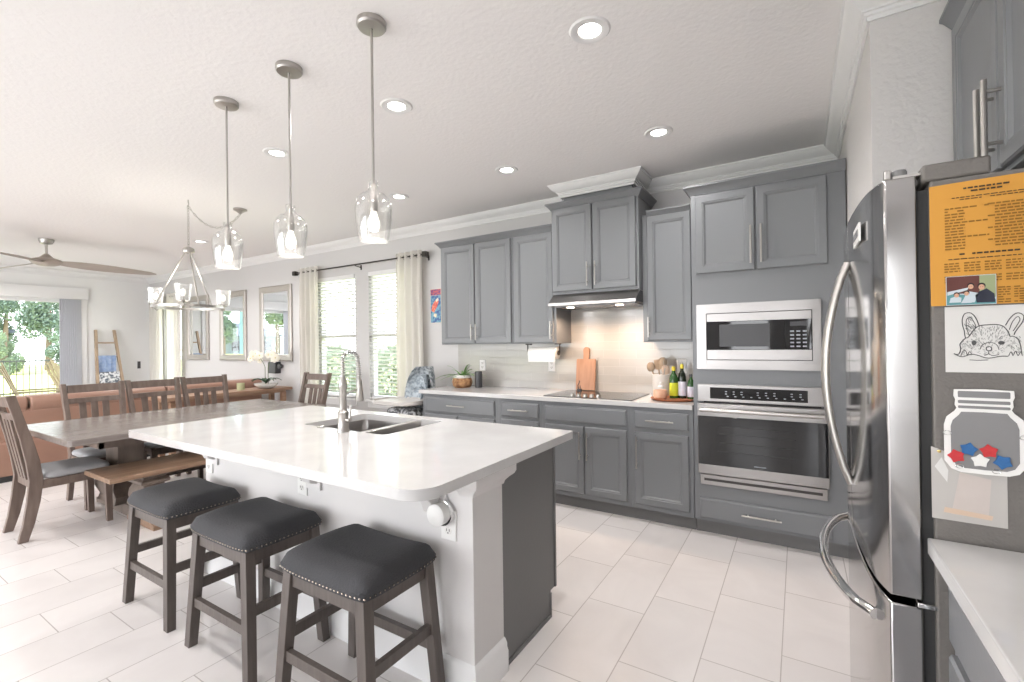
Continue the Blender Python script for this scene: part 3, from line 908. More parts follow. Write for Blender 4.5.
for i, (a, c, dx, h, lb, ct) in enumerate(ut):
    p0 = Vector((cx+a*.4, cy+c, .935)); p1 = Vector((cx+a*.4+dx*.68, cy+c-.01, .935+h))
    b = MB().tube([p0, p0.lerp(p1, .9)], .006, 8)
    if ct == 'spoon':
        b.blob(tuple(p1), (.034, .012, .042), 12, 7)
    elif ct == 'spatula':
        b.bar(p0.lerp(p1, .8), p1+Vector((-.006, 0, .035)), .05, .008, .056, .006, up=(0, 1, 0))
    else:
        for q in range(4):
            a2 = q*pi/4
            b.tube([p1+Vector((cos(a2)*s*.026*abs(sin(pi*u)), sin(a2)*s*.026*abs(sin(pi*u)), .07*u-.01)) for s in (1,) for u in (0, .2, .45, .7, .9, 1)], .0015, 5)
    S('wooden_'+ct if ct != 'whisk' else 'whisk', b, ['light_wood', 'light_wood', 'light_wood', 'sleeve_orange', 'brushed_nickel'][i], lb, ct, tuple(p0), 'cooking utensils in the white crock')
S('small_bowl', MB().lathe([(.0, .9135), (.035, .9135), (.05, .93), (.053, .96), (.05, .985), (.046, .985), (.047, .95), (.03, .925), (.0, .922)], (-.905, 3.60), 24), 'peach_wax', 'small peach coloured round bowl at the front of the tray', 'bowl', (-.905, 3.60, .913))
b = MB().lathe([(.0, .9135), (.022, .9135), (.023, .92), (.023, 1.0), (.014, 1.012), (.014, 1.035), (.0, 1.036)], (-.925, 3.70), 16)
S('shaker', b, 'white_ceramic', 'small white shaker behind the peach bowl on the tray', 'shaker', (-.925, 3.70, .913))
def bottle(label, x, y, r, h, glass, labm, cap, group='oil bottles on the round tray'):
    z = .9135
    t = T('oil_bottle', label, 'bottle', (x, y, z), group)
    build('glass', MB().lathe([(0, z), (r, z), (r, z+h*.62), (r*.8, z+h*.72), (r*.42, z+h*.8), (r*.38, z+h*.9), (0, z+h*.9)], (x, y), 20), glass, t)
    build('bottle_label', MB().lathe([(r+.0006, z+h*.08), (r+.0012, z+h*.09), (r+.0012, z+h*.48), (r+.0006, z+h*.49)], (x, y), 20, caps=False), labm, t)
    build('cap', MB().lathe([(r*.46, z+h*.87), (r*.46, z+h*.95), (r*.3, z+h), (0, z+h)], (x, y), 14), cap, t)
    return t
bottle('green oil bottle with bright lime label on the tray', -.83, 3.72, .032, .245, 'oil_glass', 'label_lime', 'cap_yellow')
bottle('dark oil bottle with white and yellow label, tallest on the tray', -.772, 3.74, .031, .265, 'oil_glass_dark', 'label_white', 'cap_yellow')
bottle('short green bottle nearest the oven cabinet on the tray', -.705, 3.73, .026, .19, 'oil_glass', 'label_white', 'dark_plastic')

# poster next to the curtain
b = MB(); b.box(-3.615, -3.455, YW-.012, YW-.001, 1.60, 1.99)
po = T('wall_art', 'small colourful canvas picture on the wall left of the upper cabinets', 'picture', (-3.535, YW, 1.6))
build('canvas', b, 'pic_cream', po, smooth=0)
b = MB(); b.flat([(-3.612, 1.603), (-3.458, 1.603), (-3.458, 1.915), (-3.612, 1.915)], 'y', YW-.0125)
b.cur = 1; b.flat([(-3.612, 1.918), (-3.458, 1.918), (-3.458, 1.987), (-3.612, 1.987)], 'y', YW-.0125)
b.cur = 2
b.flat([(-3.60, 1.74), (-3.56, 1.72), (-3.52, 1.78), (-3.49, 1.84), (-3.50, 1.87), (-3.55, 1.85), (-3.59, 1.80)], 'y', YW-.0129)
b.cur = 3
b.flat([(-3.54, 1.86), (-3.50, 1.89), (-3.49, 1.86), (-3.52, 1.84)], 'y', YW-.0132)
b.flat([(-3.57, 1.68), (-3.53, 1.66), (-3.52, 1.70), (-3.56, 1.71)], 'y', YW-.0132)
build('picture', b, ['pic_blue', 'pic_mixed', 'pic_red', 'pic_cream'], po, smooth=0)

# ================================================================== ISLAND
t = T('kitchen_island', 'kitchen island with white wooden back and grey cabinet end', 'island', (-2.1, 1.6, 0))
build('pony_wall', MB().box(-3.09, -1.06, 1.41, 1.615, 0, .868), 'island_white', t, bevel=.002)
build('cabinet_body', MB().box(-3.07, -1.075, 1.615, 2.10, .12, .60).box(-3.07, -2.47, 1.615, 2.10, .60, .868).box(-1.70, -1.075, 1.615, 2.10, .60, .868).box(-2.47, -1.70, 2.09, 2.10, .60, .868).box(-3.07, -1.075, 1.615, 2.045, .0, .12), 'cabinet_grey', t, smooth=0)
b = MB().prism([(1.617, .0), (2.045, .0), (2.045, .13), (2.10, .13), (2.10, .868), (1.617, .868)], 'x', -1.075, -1.062)
e = build('end_panel', b, 'cabinet_grey_shaded', t, smooth=0)
build('edge_strip', MB().box(-1.062, -1.056, 2.085, 2.10, .13, .868).box(-1.062, -1.056, 2.035, 2.045, 0, .12).box(-1.062, -1.056, 1.62, 2.035, 0, .018), 'cabinet_grey_shaded', e, smooth=0)
for i, x0 in enumerate((-3.05, -2.39, -1.73)):
    cd2 = build('door', MB().rings_rect(x0, x0+.64, .14, .84, DOOR, 'y', 2.10, 1), 'cabinet_grey', t, smooth=25)
IB = [(0, 0), (.02, 0), (.02, .085), (.014, .1), (.014, .115), (.006, .13), (0, .135)]
build('baseboard', MB().molding([(-3.09, 1.62), (-3.09, 1.41), (-1.06, 1.41), (-1.06, 1.617)], [(o_, z_) for o_, z_ in IB]), 'white_trim', t)
CM = [(0, .775), (.008, .775), (.014, .79), (.035, .808), (.06, .825), (.07, .84), (.07, .868), (0, .868)]
build('cap_moulding', MB().molding([(-1.12, 1.41), (-1.06, 1.41), (-1.06, 1.617)], CM), 'island_white', t)
for i, x in enumerate((-2.985, -2.02, -1.24)):
    pf = [(1.41, .868), (1.20, .868), (1.20, .845)]+[(1.20+.10*sin(radians(a))+.0, .845-.065*(1-cos(radians(a)))) for a in (20, 40, 60, 80)]+[(1.32, .765), (1.345, .745), (1.365, .70), (1.41, .685)]
    c_ = build('corbel', MB().prism(pf, 'x', x-.03, x+.03), 'island_white', t, bevel=.003)
    build('corbel_plate', MB().box(x-.055, x+.055, 1.398, 1.41, .66, .868), 'island_white', c_, smooth=0)
# counter top with a hole for the sink
SX0, SX1, SY0, SY1 = -2.42, -1.755, 1.615, 2.065
def slab_with_hole(outer, hole, z0, z1):
    bm = bmesh.new()
    def ring(p, z):
        vs = [bm.verts.new((x, y, z)) for x, y in p]
        return vs, [bm.edges.new((vs[i], vs[(i+1) % len(vs)])) for i in range(len(vs))]
    mb = MB()
    loops = []
    for z in (z0, z1):
        a, ea = ring(outer, z); h, eh = ring(hole, z)
        bmesh.ops.triangle_fill(bm, use_beauty=True, edges=ea+eh)
        loops.append((a, h))
    for k in range(2):
        lo, hi = loops[0][k], loops[1][k]
        n = len(lo)
        for i in range(n):
            bm.faces.new((lo[i], lo[(i+1) % n], hi[(i+1) % n], hi[i]))
    bm.verts.index_update()
    mb.v = [tuple(v.co) for v in bm.verts]
    for f_ in bm.faces: mb.face([v.index for v in f_.verts])
    bm.free()
    return mb
outer = arc(-.975-.1, 1.035+.1, .1, -90, 0, 10)+arc(-.975-.015, 2.155-.015, .015, 0, 90, 3)+arc(-3.125+.015, 2.155-.015, .015, 90, 180, 3)+arc(-3.125+.02, 1.035+.02, .02, 180, 270, 3)
hole = rrect(SX0, SX1, SY0, SY1, .03, 5)
m = slab_with_hole(outer, hole, .872, .91)
S('island_countertop', m, 'quartz', 'glossy white quartz island countertop with rounded near corner', 'countertop', (-2.05, 1.6, .872), bevel=.004)

# sink
t = T('kitchen_sink', 'undermount stainless double bowl sink in the island', 'sink', (-2.09, 1.84, .70))
XD = -1.95
def bowl(x0, x1, y0, y1, z0, z1, r):
    b = MB()
    rings = []
    for (ins, z, rr) in ((-.012, z1, .03), (0, z1, .03), (.004, z1-.03, .04), (.012, z0+.03, r), (.03, z0+.006, r*.8), (.06, z0, r*.6)):
        rings.append([(p[0], p[1], z) for p in rrect(x0+ins, x1-ins, y0+ins, y1-ins, max(rr, .02), 6)])
    b.loft(rings, caps=False)
    n = len(rings[0]); bb = len(b.v)-n
    b.face([bb+i for i in range(n)])
    return b
build('bowl', bowl(SX0-.005, XD-.008, SY0-.005, SY1+.005, .66, .871, .07), 'steel', t)['label'] = 'larger left bowl'
build('bowl', bowl(XD+.008, SX1+.005, SY0-.005, SY1+.005, .68, .871, .07), 'steel', t)['label'] = 'smaller right bowl'
build('divider', MB().box(XD-.0195, XD+.0195, SY0-.002, SY1+.002, .80, .902), 'steel_side', t, bevel=.004)
for x in (-2.2, -1.85):
    build('drain', MB().lathe([(0, .683 if x > -2 else .663), (.035, .684 if x > -2 else .664), (.04, .6815 if x > -2 else .6615)], (x, 1.84), 16), 'chrome', t)
# faucet
FX, FY = -2.015, 1.575
t = T('kitchen_faucet', 'tall brushed nickel spring faucet on the island', 'faucet', (FX, FY, .91))
build('base', MB().lathe([(.031, .9105), (.031, .918), (.027, .925), (.026, 1.0), (.029, 1.01), (.021, 1.02), (.019, 1.03)], (FX, FY), 20), 'brushed_nickel', t)
build('column', MB().lathe([(.018, 1.02), (.018, 1.13), (.022, 1.14), (.022, 1.165), (.014, 1.19), (.011, 1.2)], (FX, FY), 18), 'brushed_nickel', t)
AY = .16
hd = Vector((.04, AY, 0)).normalized()
pts = [Vector((FX, FY, 1.19)), Vector((FX, FY, 1.25))]
Rr = .042
cc = Vector((FX, FY, 1.283))+hd*Rr
for k in range(0, 11):
    a = pi-pi*k/10*0.93
    pts.append(cc+hd*(Rr*cos(a))+Vector((0, 0, Rr*sin(a)*.95)))
end = Vector((FX, FY, 1.165))+hd*(.092)
pts += [pts[-1].lerp(end, .5), end]
build('spout', MB().tube(pts, .008, 10), 'brushed_nickel', t)
# spring coil around the arch
L = [0]
for i in range(1, len(pts)): L.append(L[-1]+(pts[i]-pts[i-1]).length)
def at(s):
    for i in range(1, len(pts)):
        if s <= L[i]:
            return pts[i-1].lerp(pts[i], (s-L[i-1])/(L[i]-L[i-1])), (pts[i]-pts[i-1]).normalized()
    return pts[-1], (pts[-1]-pts[-2]).normalized()
coil = []
side = hd.cross(Vector((0, 0, 1))).normalized()
NT = 26
for i in range(NT*8+1):
    s_ = L[-1]*.93*i/(NT*8)
    p, a = at(s_)
    n2 = a.cross(side).normalized(); th = 2*pi*i/8
    coil.append(p+(side*cos(th)+n2*sin(th))*.0115)
build('spring', MB().tube(coil, .0024, 5), 'chrome', t)
b = MB().lathe([(.011, 1.175), (.013, 1.165), (.017, 1.12), (.021, 1.07), (.019, 1.06), (0, 1.06)], (end.x, end.y), 16)
build('spray_head', b, 'brushed_nickel', t)
pm = Vector((FX, FY, 1.105))
build('dock_arm', MB().tube([pm+hd*.015, pm+hd*.08+Vector((0, 0, .02)), Vector((end.x, end.y, 1.145))], .005, 8), 'brushed_nickel', t)
b = MB().tube([(FX+.02, FY+.002, .975), (FX+.05, FY+.004, .975)], .011, 10).tube([(FX+.045, FY+.004, .975), (FX+.052, FY+.006, 1.05)], [.007, .004], 8)
build('lever', b, 'brushed_nickel', t)
S('air_switch', MB().lathe([(.0, .9105), (.021, .9105), (.022, .914), (.018, .918), (0, .918)], (-2.235, 1.60), 18), 'brushed_nickel', 'small round metal button on the countertop left of the faucet', 'switch', (-2.235, 1.60, .91))
# outlets on island back
outlet('white outlet on the island beside the leftmost corbel', -3.055+.02, .66, 1.409)
outlet('white outlet plate under the round dispenser on the island', -1.175, .65, 1.409, .075, .12)
outlet('white outlet on the island wall beside the middle corbel', -2.115, .675, 1.409)
t = T('round_air_freshener', 'round white device with silver ring plugged in the island wall', 'air freshener', (-1.19, 1.40, .69))
build('body', MB().lathe([(.0, 1.338), (.03, 1.34), (.043, 1.35), (.043, 1.385), (.03, 1.4005)], (-1.195, .70), 28, 'y'), 'white_plastic', t)
build('ring', MB().lathe([(.0435, 1.383), (.051, 1.385), (.051, 1.399), (.0435, 1.3995)], (-1.195, .70), 28, 'y'), 'chrome', t)

# ================================================================== STOOLS
def make_stool():
    t = T('bar_stool', 'x', 'stool', (0, 0, 0), 'charcoal saddle stools at the island')
    HT = .525
    fx, fy, tx, ty = .244, .17, .198, .148
    for sx_ in (-1, 1):
        for sy_ in (-1, 1):
            build('leg', MB().vbar(sx_*fx, sy_*fy, 0, sx_*tx, sy_*ty, HT, .042, .038, .046, .042), 'stool_wood', t, bevel=.002)
    lx = lambda z: fx+(tx-fx)*z/HT
    ly = lambda z: fy+(ty-fy)*z/HT
    for sy_ in (-1, 1):
        build('apron', MB().box(-tx+.02, tx-.02, sy_*ty-.012, sy_*ty+.012, .465, HT-.001), 'stool_wood', t, bevel=.001)
        z = .205; build('stretcher', MB().box(-lx(z)+.015, lx(z)-.015, sy_*ly(z)-.011, sy_*ly(z)+.011, z-.02, z+.02), 'stool_wood', t, bevel=.001)
    for sx_ in (-1, 1):
        build('apron', MB().box(sx_*tx-.012, sx_*tx+.012, -ty+.02, ty-.02, .465, HT-.001), 'stool_wood', t, bevel=.001)
        z = .275; build('stretcher', MB().box(sx_*lx(z)-.011, sx_*lx(z)+.011, -ly(z)+.015, ly(z)-.015, z-.02, z+.02), 'stool_wood', t, bevel=.001)
    # saddle cushion
    HX, HY = .243, .186
    nx, ny = 22, 16
    b = MB()
    def sup(u, v):
        # squircle mapping to keep the corners rounded
        return u*math.sqrt(1-.10*v**4), v*math.sqrt(1-.12*u**4)
    top = []
    for j in range(ny+1):
        for i in range(nx+1):
            u = -1+2*i/nx; v = -1+2*j/ny
            su, sv = sup(u, v)
            edge = max(abs(u), abs(v))
            roll = (1-edge**6)
            h = .548+.038*roll**.5+.024*(u*u)*(1-v**4*.3)*roll**.6+.008*(1-v*v)
            top.append((su*HX, sv*HY, h))
    b.v = list(top)
    for j in range(ny):
        for i in range(nx):
            a = j*(nx+1)+i
            b.face((a, a+1, a+nx+2, a+nx+1))
    # skirt
    per = [j*(nx+1)+0 for j in range(ny, 0, -1)]
    per = [i for i in range(nx)]+[j*(nx+1)+nx for j in range(ny)]+[ny*(nx+1)+i for i in range(nx, 0, -1)]+[j*(nx+1) for j in range(ny, 0, -1)]
    base = len(b.v)
    for k in per:
        x, y, z = b.v[k]; b.v.append((x*.985, y*.985, HT))
    n = len(per)
    for k in range(n):
        b.face((per[k], base+k, base+(k+1) % n, per[(k+1) % n]))
    b.face([base+k for k in range(n)])
    c_ = build('cushion', b, 'stool_fabric', t, smooth=70)
    nb = MB()
    pr = [(b.v[base+k][0], b.v[base+k][1]) for k in range(n)]
    # nailheads evenly along the skirt
    seg = [math.dist(pr[k], pr[(k+1) % n]) for k in range(n)]; tot = sum(seg); N = 84
    for q in range(N):
        s_ = tot*q/N; k = 0
        while s_ > seg[k]: s_ -= seg[k]; k += 1
        f_ = s_/seg[k]; x = pr[k][0]*(1-f_)+pr[(k+1) % n][0]*f_; y = pr[k][1]*(1-f_)+pr[(k+1) % n][1]*f_
        nb.blob((x*1.008, y*1.008, HT+.011), .0042, 6, 4)
    build('nailhead_trim', nb, 'nailhead', c_)
    return t
st = make_stool()
st.location = (-2.832, 1.185, 0); st['label'] = 'charcoal cushioned bar stool farthest from the camera, nearest the dining bench'
dup(st, (-2.132, 1.185, 0), 0, 'charcoal cushioned bar stool in the middle of the three')
dup(st, (-1.432, 1.185, 0), 0, 'charcoal cushioned bar stool nearest the grey island end')

# ================================================================== DINING SET
t = T('dining_table', 'long weathered grey wood trestle dining table', 'table', (-4.8, 2.05, 0))
TX0, TX1, TY0, TY1, TZ = -5.42, -4.17, 1.06, 3.07, .74
b = MB().prism([(TX0, TY0+.02), (TX0+.02, TY0), (TX1-.02, TY0), (TX1, TY0+.02), (TX1, TY1-.02), (TX1-.02, TY1), (TX0+.02, TY1), (TX0, TY1-.02)], 'z', TZ-.045, TZ)
build('tabletop', b, 'table_wood', t, bevel=.004)
build('apron', MB().box(TX0+.12, TX1-.12, TY0+.2, TY0+.225, TZ-.11, TZ-.045).box(TX0+.12, TX1-.12, TY1-.225, TY1-.2, TZ-.11, TZ-.045).box(TX0+.12, TX0+.145, TY0+.2, TY1-.2, TZ-.11, TZ-.045).box(TX1-.145, TX1-.12, TY0+.2, TY1-.2, TZ-.11, TZ-.045), 'table_wood_side', t, smooth=0)
for yc in (1.60, 2.50):
    b = MB(); xc = -4.88
    b.box(xc-.13, xc+.13, yc-.09, yc+.09, .38, .70)
    b.box(xc-.30, xc+.30, yc-.06, yc+.06, .63, .695)
    rings = []
    for (w, d, z) in ((.17, .12, .38), (.18, .13, .35), (.15, .10, .34), (.2, .14, .28), (.21, .15, .22), (.17, .12, .14), (.18, .13, .1), (.2, .14, .09)):
        rings.append([(xc-w, yc-d, z), (xc+w, yc-d, z), (xc+w, yc+d, z), (xc-w, yc+d, z)])
    b.loft(rings)
    pd = build('pedestal', b, 'table_wood_side', t, bevel=.004)
    b = MB().prism([(xc-.42, 0), (xc+.42, 0), (xc+.42, .045), (xc+.36, .06), (xc+.3, .09), (xc-.3, .09), (xc-.36, .06), (xc-.42, .045)], 'y', yc-.07, yc+.07)
    build('foot', b, 'table_wood_side', pd, bevel=.003)
build('stretcher', MB().box(-4.92, -4.84, 1.69, 2.41, .2, .27), 'table_wood_side', t, bevel=.003)

t = T('dining_bench', 'backless wooden dining bench with turned base beside the table', 'bench', (-4.33, 1.95, 0))
build('seat', MB().box(-4.57, -4.08, 1.25, 2.62, .41, .445), 'bench_wood', t, bevel=.004)
for yc in (1.56, 2.32):
    xc = -4.31
    rings = []
    for (w, d, z) in ((.15, .10, .41), (.15, .10, .39), (.115, .075, .38), (.115, .075, .365), (.135, .095, .35), (.135, .095, .33), (.1, .065, .315), (.125, .085, .27), (.13, .09, .22), (.1, .07, .15), (.105, .075, .12), (.125, .09, .11), (.125, .09, .08)):
        rings.append([(xc-w, yc-d, z), (xc+w, yc-d, z), (xc+w, yc+d, z), (xc-w, yc+d, z)])
    pd = build('pedestal', MB().loft(rings), 'table_wood_side', t, bevel=.004)
    b = MB().prism([(xc-.24, 0), (xc+.24, 0), (xc+.24, .035), (xc+.2, .05), (xc+.15, .08), (xc-.15, .08), (xc-.2, .05), (xc-.24, .035)], 'y', yc-.06, yc+.06)
    build('foot', b, 'bench_wood', pd, bevel=.003)
build('stretcher', MB().box(-4.34, -4.28, 1.64, 2.24, .18, .23), 'table_wood_side', t, bevel=.003)

def make_chair():
    t = T('dining_chair', 'x', 'chair', (0, 0, 0), 'weathered wood dining chairs around the table')
    # facing +y; the posts run as a curved rear leg + back
    prof = [(-.265, 0), (-.235, .12), (-.21, .27), (-.195, .42), (-.213, .56), (-.245, .72), (-.285, .88), (-.325, 1.04)]
    def post(x, dx):
        rings = []
        for i, (y, z) in enumerate(prof):
            w = .036; d = .052+.022*sin(pi*min(1, z/.85))
            xx = x+dx*max(0, (z-.42))*.04
            rings.append([(xx-w/2, y-d/2, z), (xx+w/2, y-d/2, z), (xx+w/2, y+d/2, z), (xx-w/2, y+d/2, z)])
        return MB().loft(rings)
    for s in (-1, 1):
        build('rear_post', post(s*.188, s), 'chair_wood', t, bevel=.003, smooth=50)
        build('front_leg', MB().vbar(s*.195, .215, 0, s*.195, .205, .41, .036, .036, .046, .046), 'chair_wood', t, bevel=.002)
        build('side_rail', MB().bar((s*.188, -.20, .385), (s*.195, .2, .385), .024, .06, up=(0, 0, 1)), 'chair_wood', t, bevel=.001)
    build('front_rail', MB().box(-.18, .18, .19, .215, .355, .415), 'chair_wood', t, bevel=.001)
    build('back_rail', MB().box(-.175, .175, -.215, -.19, .36, .43), 'chair_wood', t, bevel=.001)
    yb = lambda z: -.245-(z-.72)*.25
    def rail(z0, z1, bow=.02):
        b = MB(); rings = []
        for i in range(9):
            u = -1+2*i/8; x = u*.185
            off = -bow*(1-u*u)
            rings.append([(x, yb(z0)-.011+off, z0), (x, yb(z0)+.011+off, z0), (x, yb(z1)+.011+off, z1), (x, yb(z1)-.011+off, z1)])
        return b.loft(rings)
    build('top_rail', rail(.955, 1.025), 'chair_wood', t, bevel=.002)
    build('mid_rail', rail(.86, .905), 'chair_wood', t, bevel=.002)
    for x in (-.085, 0, .085):
        build('slat', MB().bar((x*.9, -.22, .42), (x, yb(.87)-.018, .87), .05, .014, up=(0, 1, 0)), 'chair_wood', t, bevel=.002)
    # cushion
    rings = []
    for (k, z) in ((.93, .417), (1, .428), (1.01, .445), (.97, .462), (.85, .47), (.5, .474)):
        pp = rrect(-.208*k, .208*k, -.175*k+.02, .225*k+.0, .05*k, 5)
        rings.append([(p[0], p[1], z) for p in pp])
    build('cushion', MB().loft(rings), 'chair_cushion', t, smooth=70)
    return t
ch = make_chair()
ch.location = (-4.84, 1.205, 0); ch['label'] = 'dining chair at the near left end of the table, its curved side facing the camera'
for (x, y, rz, lb) in ((-5.325, 1.615, -pi/2, 'first chair on the sofa side of the table, nearest the camera'),
                       (-5.325, 2.09, -pi/2, 'middle chair of the three on the sofa side of the table'),
                       (-5.325, 2.57, -pi/2, 'third chair on the sofa side of the table, nearest the orchid'),
                       (-4.80, 3.08, pi, 'dining chair at the window end of the table before the left curtain')):
    dup(ch, (x, y, 0), rz, lb)

# ================================================================== LIVING ROOM
t = T('leather_sofa', 'brown leather sofa with its back towards the dining table', 'sofa', (-7.35, 1.9, 0))
SXF, SXB, SYA, SYB = -7.9, -6.9, .2, 3.95
build('base', MB().box(SXF, SXB, SYA, SYB, .05, .42), 'leather', t, bevel=.03, seg=3)
build('plinth', MB().box(SXF+.04, SXB-.01, SYA+.03, SYB-.03, 0, .06), 'rubber', t)
build('back', MB().box(SXB-.24, SXB, SYA, SYB, .40, .74), 'leather', t, bevel=.04, seg=3)
for i in range(3):
    y0 = SYA+.01+i*(SYB-SYA)/3; y1 = y0+(SYB-SYA)/3-.02
    b = MB().prism(rrect(SXB-.32, SXB+.02, .70, .865, .07, 5), 'y', y0, y1)
    b.v = [(-7.07+(v[0]+7.07), v[1], v[2]) for v in b.v]
    build('back_cushion', b, 'leather', t, bevel=.02, seg=3)
    build('seat_cushion', MB().box(SXF-.02, SXB-.26, y0+.0, y1, .42, .55), 'leather', t, bevel=.04, seg=3)
for i, (y0, y1) in enumerate(((SYA-.22, SYA), (SYB-.2, SYB+.0))):
    if i == 0:
        build('armrest', MB().box(SXF, SXB, y0, y1, .05, .64), 'leather', t, bevel=.05, seg=3)

t = T('console_table', 'narrow wooden console table behind the sofa holding an orchid', 'table', (-6.45, 3.2, 0))
build('tabletop', MB().box(-6.68, -6.27, 2.42, 4.03, .725, .765), 'console_wood', t, bevel=.004)
build('apron', MB().box(-6.64, -6.31, 2.5, 3.95, .695, .725), 'console_wood', t, bevel=.003)
build('shelf', MB().box(-6.65, -6.3, 2.5, 3.95, .15, .18), 'console_wood', t, bevel=.003)
for x in (-6.62, -6.33):
    for y in (2.53, 3.92):
        build('leg', MB().box(x-.03, x+.03, y-.03, y+.03, 0, .695), 'console_wood', t, bevel=.003)
# orchid
ox, oy = -6.38, 3.70
t = T('orchid', 'white orchid in a shallow white bowl on the console table', 'plant', (ox, oy, .766))
build('bowl', MB().lathe([(.05, .766), (.11, .785), (.15, .82), (.155, .84), (.145, .84), (.13, .815), (.0, .81)], (ox, oy), 24), 'white_ceramic', t)
b = MB()
for k in range(7):
    a = k*0.95; d = Vector((cos(a), sin(a), 0)); w = Vector((-sin(a), cos(a), 0)); pts2 = []
    for i in range(6):
        q = i/5; c0 = Vector((ox, oy, .84))+d*(.2*q)+Vector((0, 0, .07*sin(q*2.6)))
        hw = .03*sin(pi*min(1, q*.95+.06))
        pts2.append([tuple(c0-w*hw), tuple(c0+Vector((0, 0, -.006))), tuple(c0+w*hw), tuple(c0+Vector((0, 0, -.009)))])
    b.loft(pts2)
build('leaves', b, 'dark_leaf', t)
sp = [((ox-.02, oy), (-.18, -.06)), ((ox+.02, oy+.02), (.12, .05))]
b = MB()
fl = []
for (p, q) in sp:
    cpts = []
    for i in range(13):
        u = i/12
        cpts.append(Vector((p[0]+q[0]*max(0, u-.35)*1.7, p[1]+q[1]*max(0, u-.35)*1.7, .82+.40*sin(min(u, .95)*pi*.62))))
    b.tube(cpts, .004, 6)
    fl += cpts[7:]
build('stem', b, 'stem', t)
random.seed(11)
for k in range(22):
    c0 = fl[k % len(fl)]+Vector((random.uniform(-.05, .05), random.uniform(-.05, .03), random.uniform(-.03, .05)))
    b = MB(); rot = random.uniform(0, pi)
    nrm = Vector((random.uniform(.2, 1), -1, random.uniform(-.3, .3))).normalized()
    u_ = nrm.cross(Vector((0, 0, 1))).normalized(); v_ = nrm.cross(u_)
    for q in range(5):
        a = rot+2*pi*q/5; d = u_*cos(a)+v_*sin(a); w = u_*-sin(a)+v_*cos(a)
        pts2 = []
        for i in range(5):
            s_ = i/4; hw = .027*sin(pi*(.12+.8*s_))
            cpt = c0+d*(.052*s_)+nrm*(.008*sin(s_*pi))
            pts2.append([tuple(cpt-w*hw), tuple(cpt+nrm*.002), tuple(cpt+w*hw), tuple(cpt-nrm*.002)])
        b.loft(pts2)
    b.cur = 1; b.blob(tuple(c0+nrm*.008), .009, 8, 5)
    build('flower', b, ['petal', 'petal_centre'], t)
b = MB().lathe([(.0, .766), (.045, .766), (.048, .775), (.048, .86), (.044, .86), (.043, .80), (.0, .79)], (-6.47, 3.40), 20)
S('candle_cup', b, 'candle', 'pale green candle cup beside the orchid bowl', 'candle', (-6.47, 3.40, .766))
t = T('wall_speaker', 'small black box device hanging on the wall behind the orchid', 'speaker', (-6.68, YW-.05, .95))
build('body', MB().box(-6.80, -6.60, YW-.09, YW-.002, .95, 1.12), 'dark_plastic', t, bevel=.008)
build('side_knob', MB().lathe([(.035, YW-.07), (.035, YW-.02)], (-6.555, 1.06), 14, 'y'), 'dark_plastic', t)

# mirrors
for i, (x0, x1, lb) in enumerate(((-9.5, -8.71, 'tall framed mirror farthest left, partly behind the chandelier'), (-8.34, -7.515, 'tall framed mirror in the middle of the three'), (-7.13, -6.295, 'tall framed mirror on the right above the orchid'))):
    z0, z1 = 1.13, 2.268
    t = T('wall_mirror', lb, 'mirror', ((x0+x1)/2, YW, z0), 'tall rectangular wall mirrors')
    fw = .095
    b = MB()
    prof = [(0, 0), (0, .022), (.02, .032), (fw-.02, .026), (fw, .012), (fw, .004)]
    rings = [[(x0+s_, YW-.001-h, z0+s_), (x1-s_, YW-.001-h, z0+s_), (x1-s_, YW-.001-h, z1-s_), (x0+s_, YW-.001-h, z1-s_)] for s_, h in prof]
    b.loft(rings, caps=False)
    build('frame', b, 'mirror_frame', t, smooth=20)
    b = MB().rings_rect(x0+fw-.01, x1-fw+.01, z0+fw-.01, z1-fw+.01, [(0, .003), (0, .006), (.022, .009), (.023, .009)], 'y', YW, -1)
    build('glass', b, 'mirror_glass', t, smooth=0)

# curtains
def curtain(label, x0, x1, z0, z1, y, folds, amp=.035, group='ivory curtains'):
    b = MB(); n = folds*10
    rings = []
    for zi in range(9):
        z = z0+(z1-z0)*zi/8
        k = 1-.10*(zi/8)**3*0
        row = []
        for i in range(n+1):
            u = i/n; x = x0+(x1-x0)*u+.006*sin(u*23+zi)
            row.append((x, y+amp*sin(2*pi*folds*u)*(1-.25*sin(zi*1.3+u*9)*.4), z))
        back = [(p[0], p[1]+.003, p[2]) for p in reversed(row)]
        rings.append(row+back)
    b.loft(rings)
    t = T('curtain', label, 'curtain', ((x0+x1)/2, y, z0), group)
    build('cloth', b, 'curtain_cloth', t, smooth=60)
    g = MB()
    for i in range(folds):
        xx = x0+(x1-x0)*(i+.25)/folds
        zc = z1-.055
        for xq in (xx, xx+(x1-x0)*.5/folds):
            cy_ = y+(amp if xq == xx else -amp)
            ring = [(xq+.022*sin(a), y+ (amp*.4 if xq == xx else -amp*.4), zc+.022*cos(a)) for a in [2*pi*k/14 for k in range(14)]]
            g.tube(ring, .005, 6, closed=True)
    build('grommets', g, 'brushed_nickel', t)
    return t
CYY = YW-.10
curtain('ivory grommet curtain panel left of the blinds', -5.98, -5.56, .03, 2.44, CYY, 4)
curtain('ivory grommet curtain panel right of the blinds near the upper cabinets', -4.08, -3.66, .03, 2.44, CYY, 4)
curtain('ivory curtain panel in the far corner, left half of the far window', -10.85, -10.28, .03, 2.36, CYY, 4)
curtain('ivory curtain panel hanging beside the farthest left mirror', -10.1, -9.55, .03, 2.36, CYY, 4)
t = T('curtain_rod', 'black curtain rod above the two windows with blinds', 'curtain rod', (-4.85, CYY, 2.385))
build('rod', MB().tube([(-6.06, CYY, 2.385), (-3.62, CYY, 2.385)], .0095, 10), 'rod_black', t)
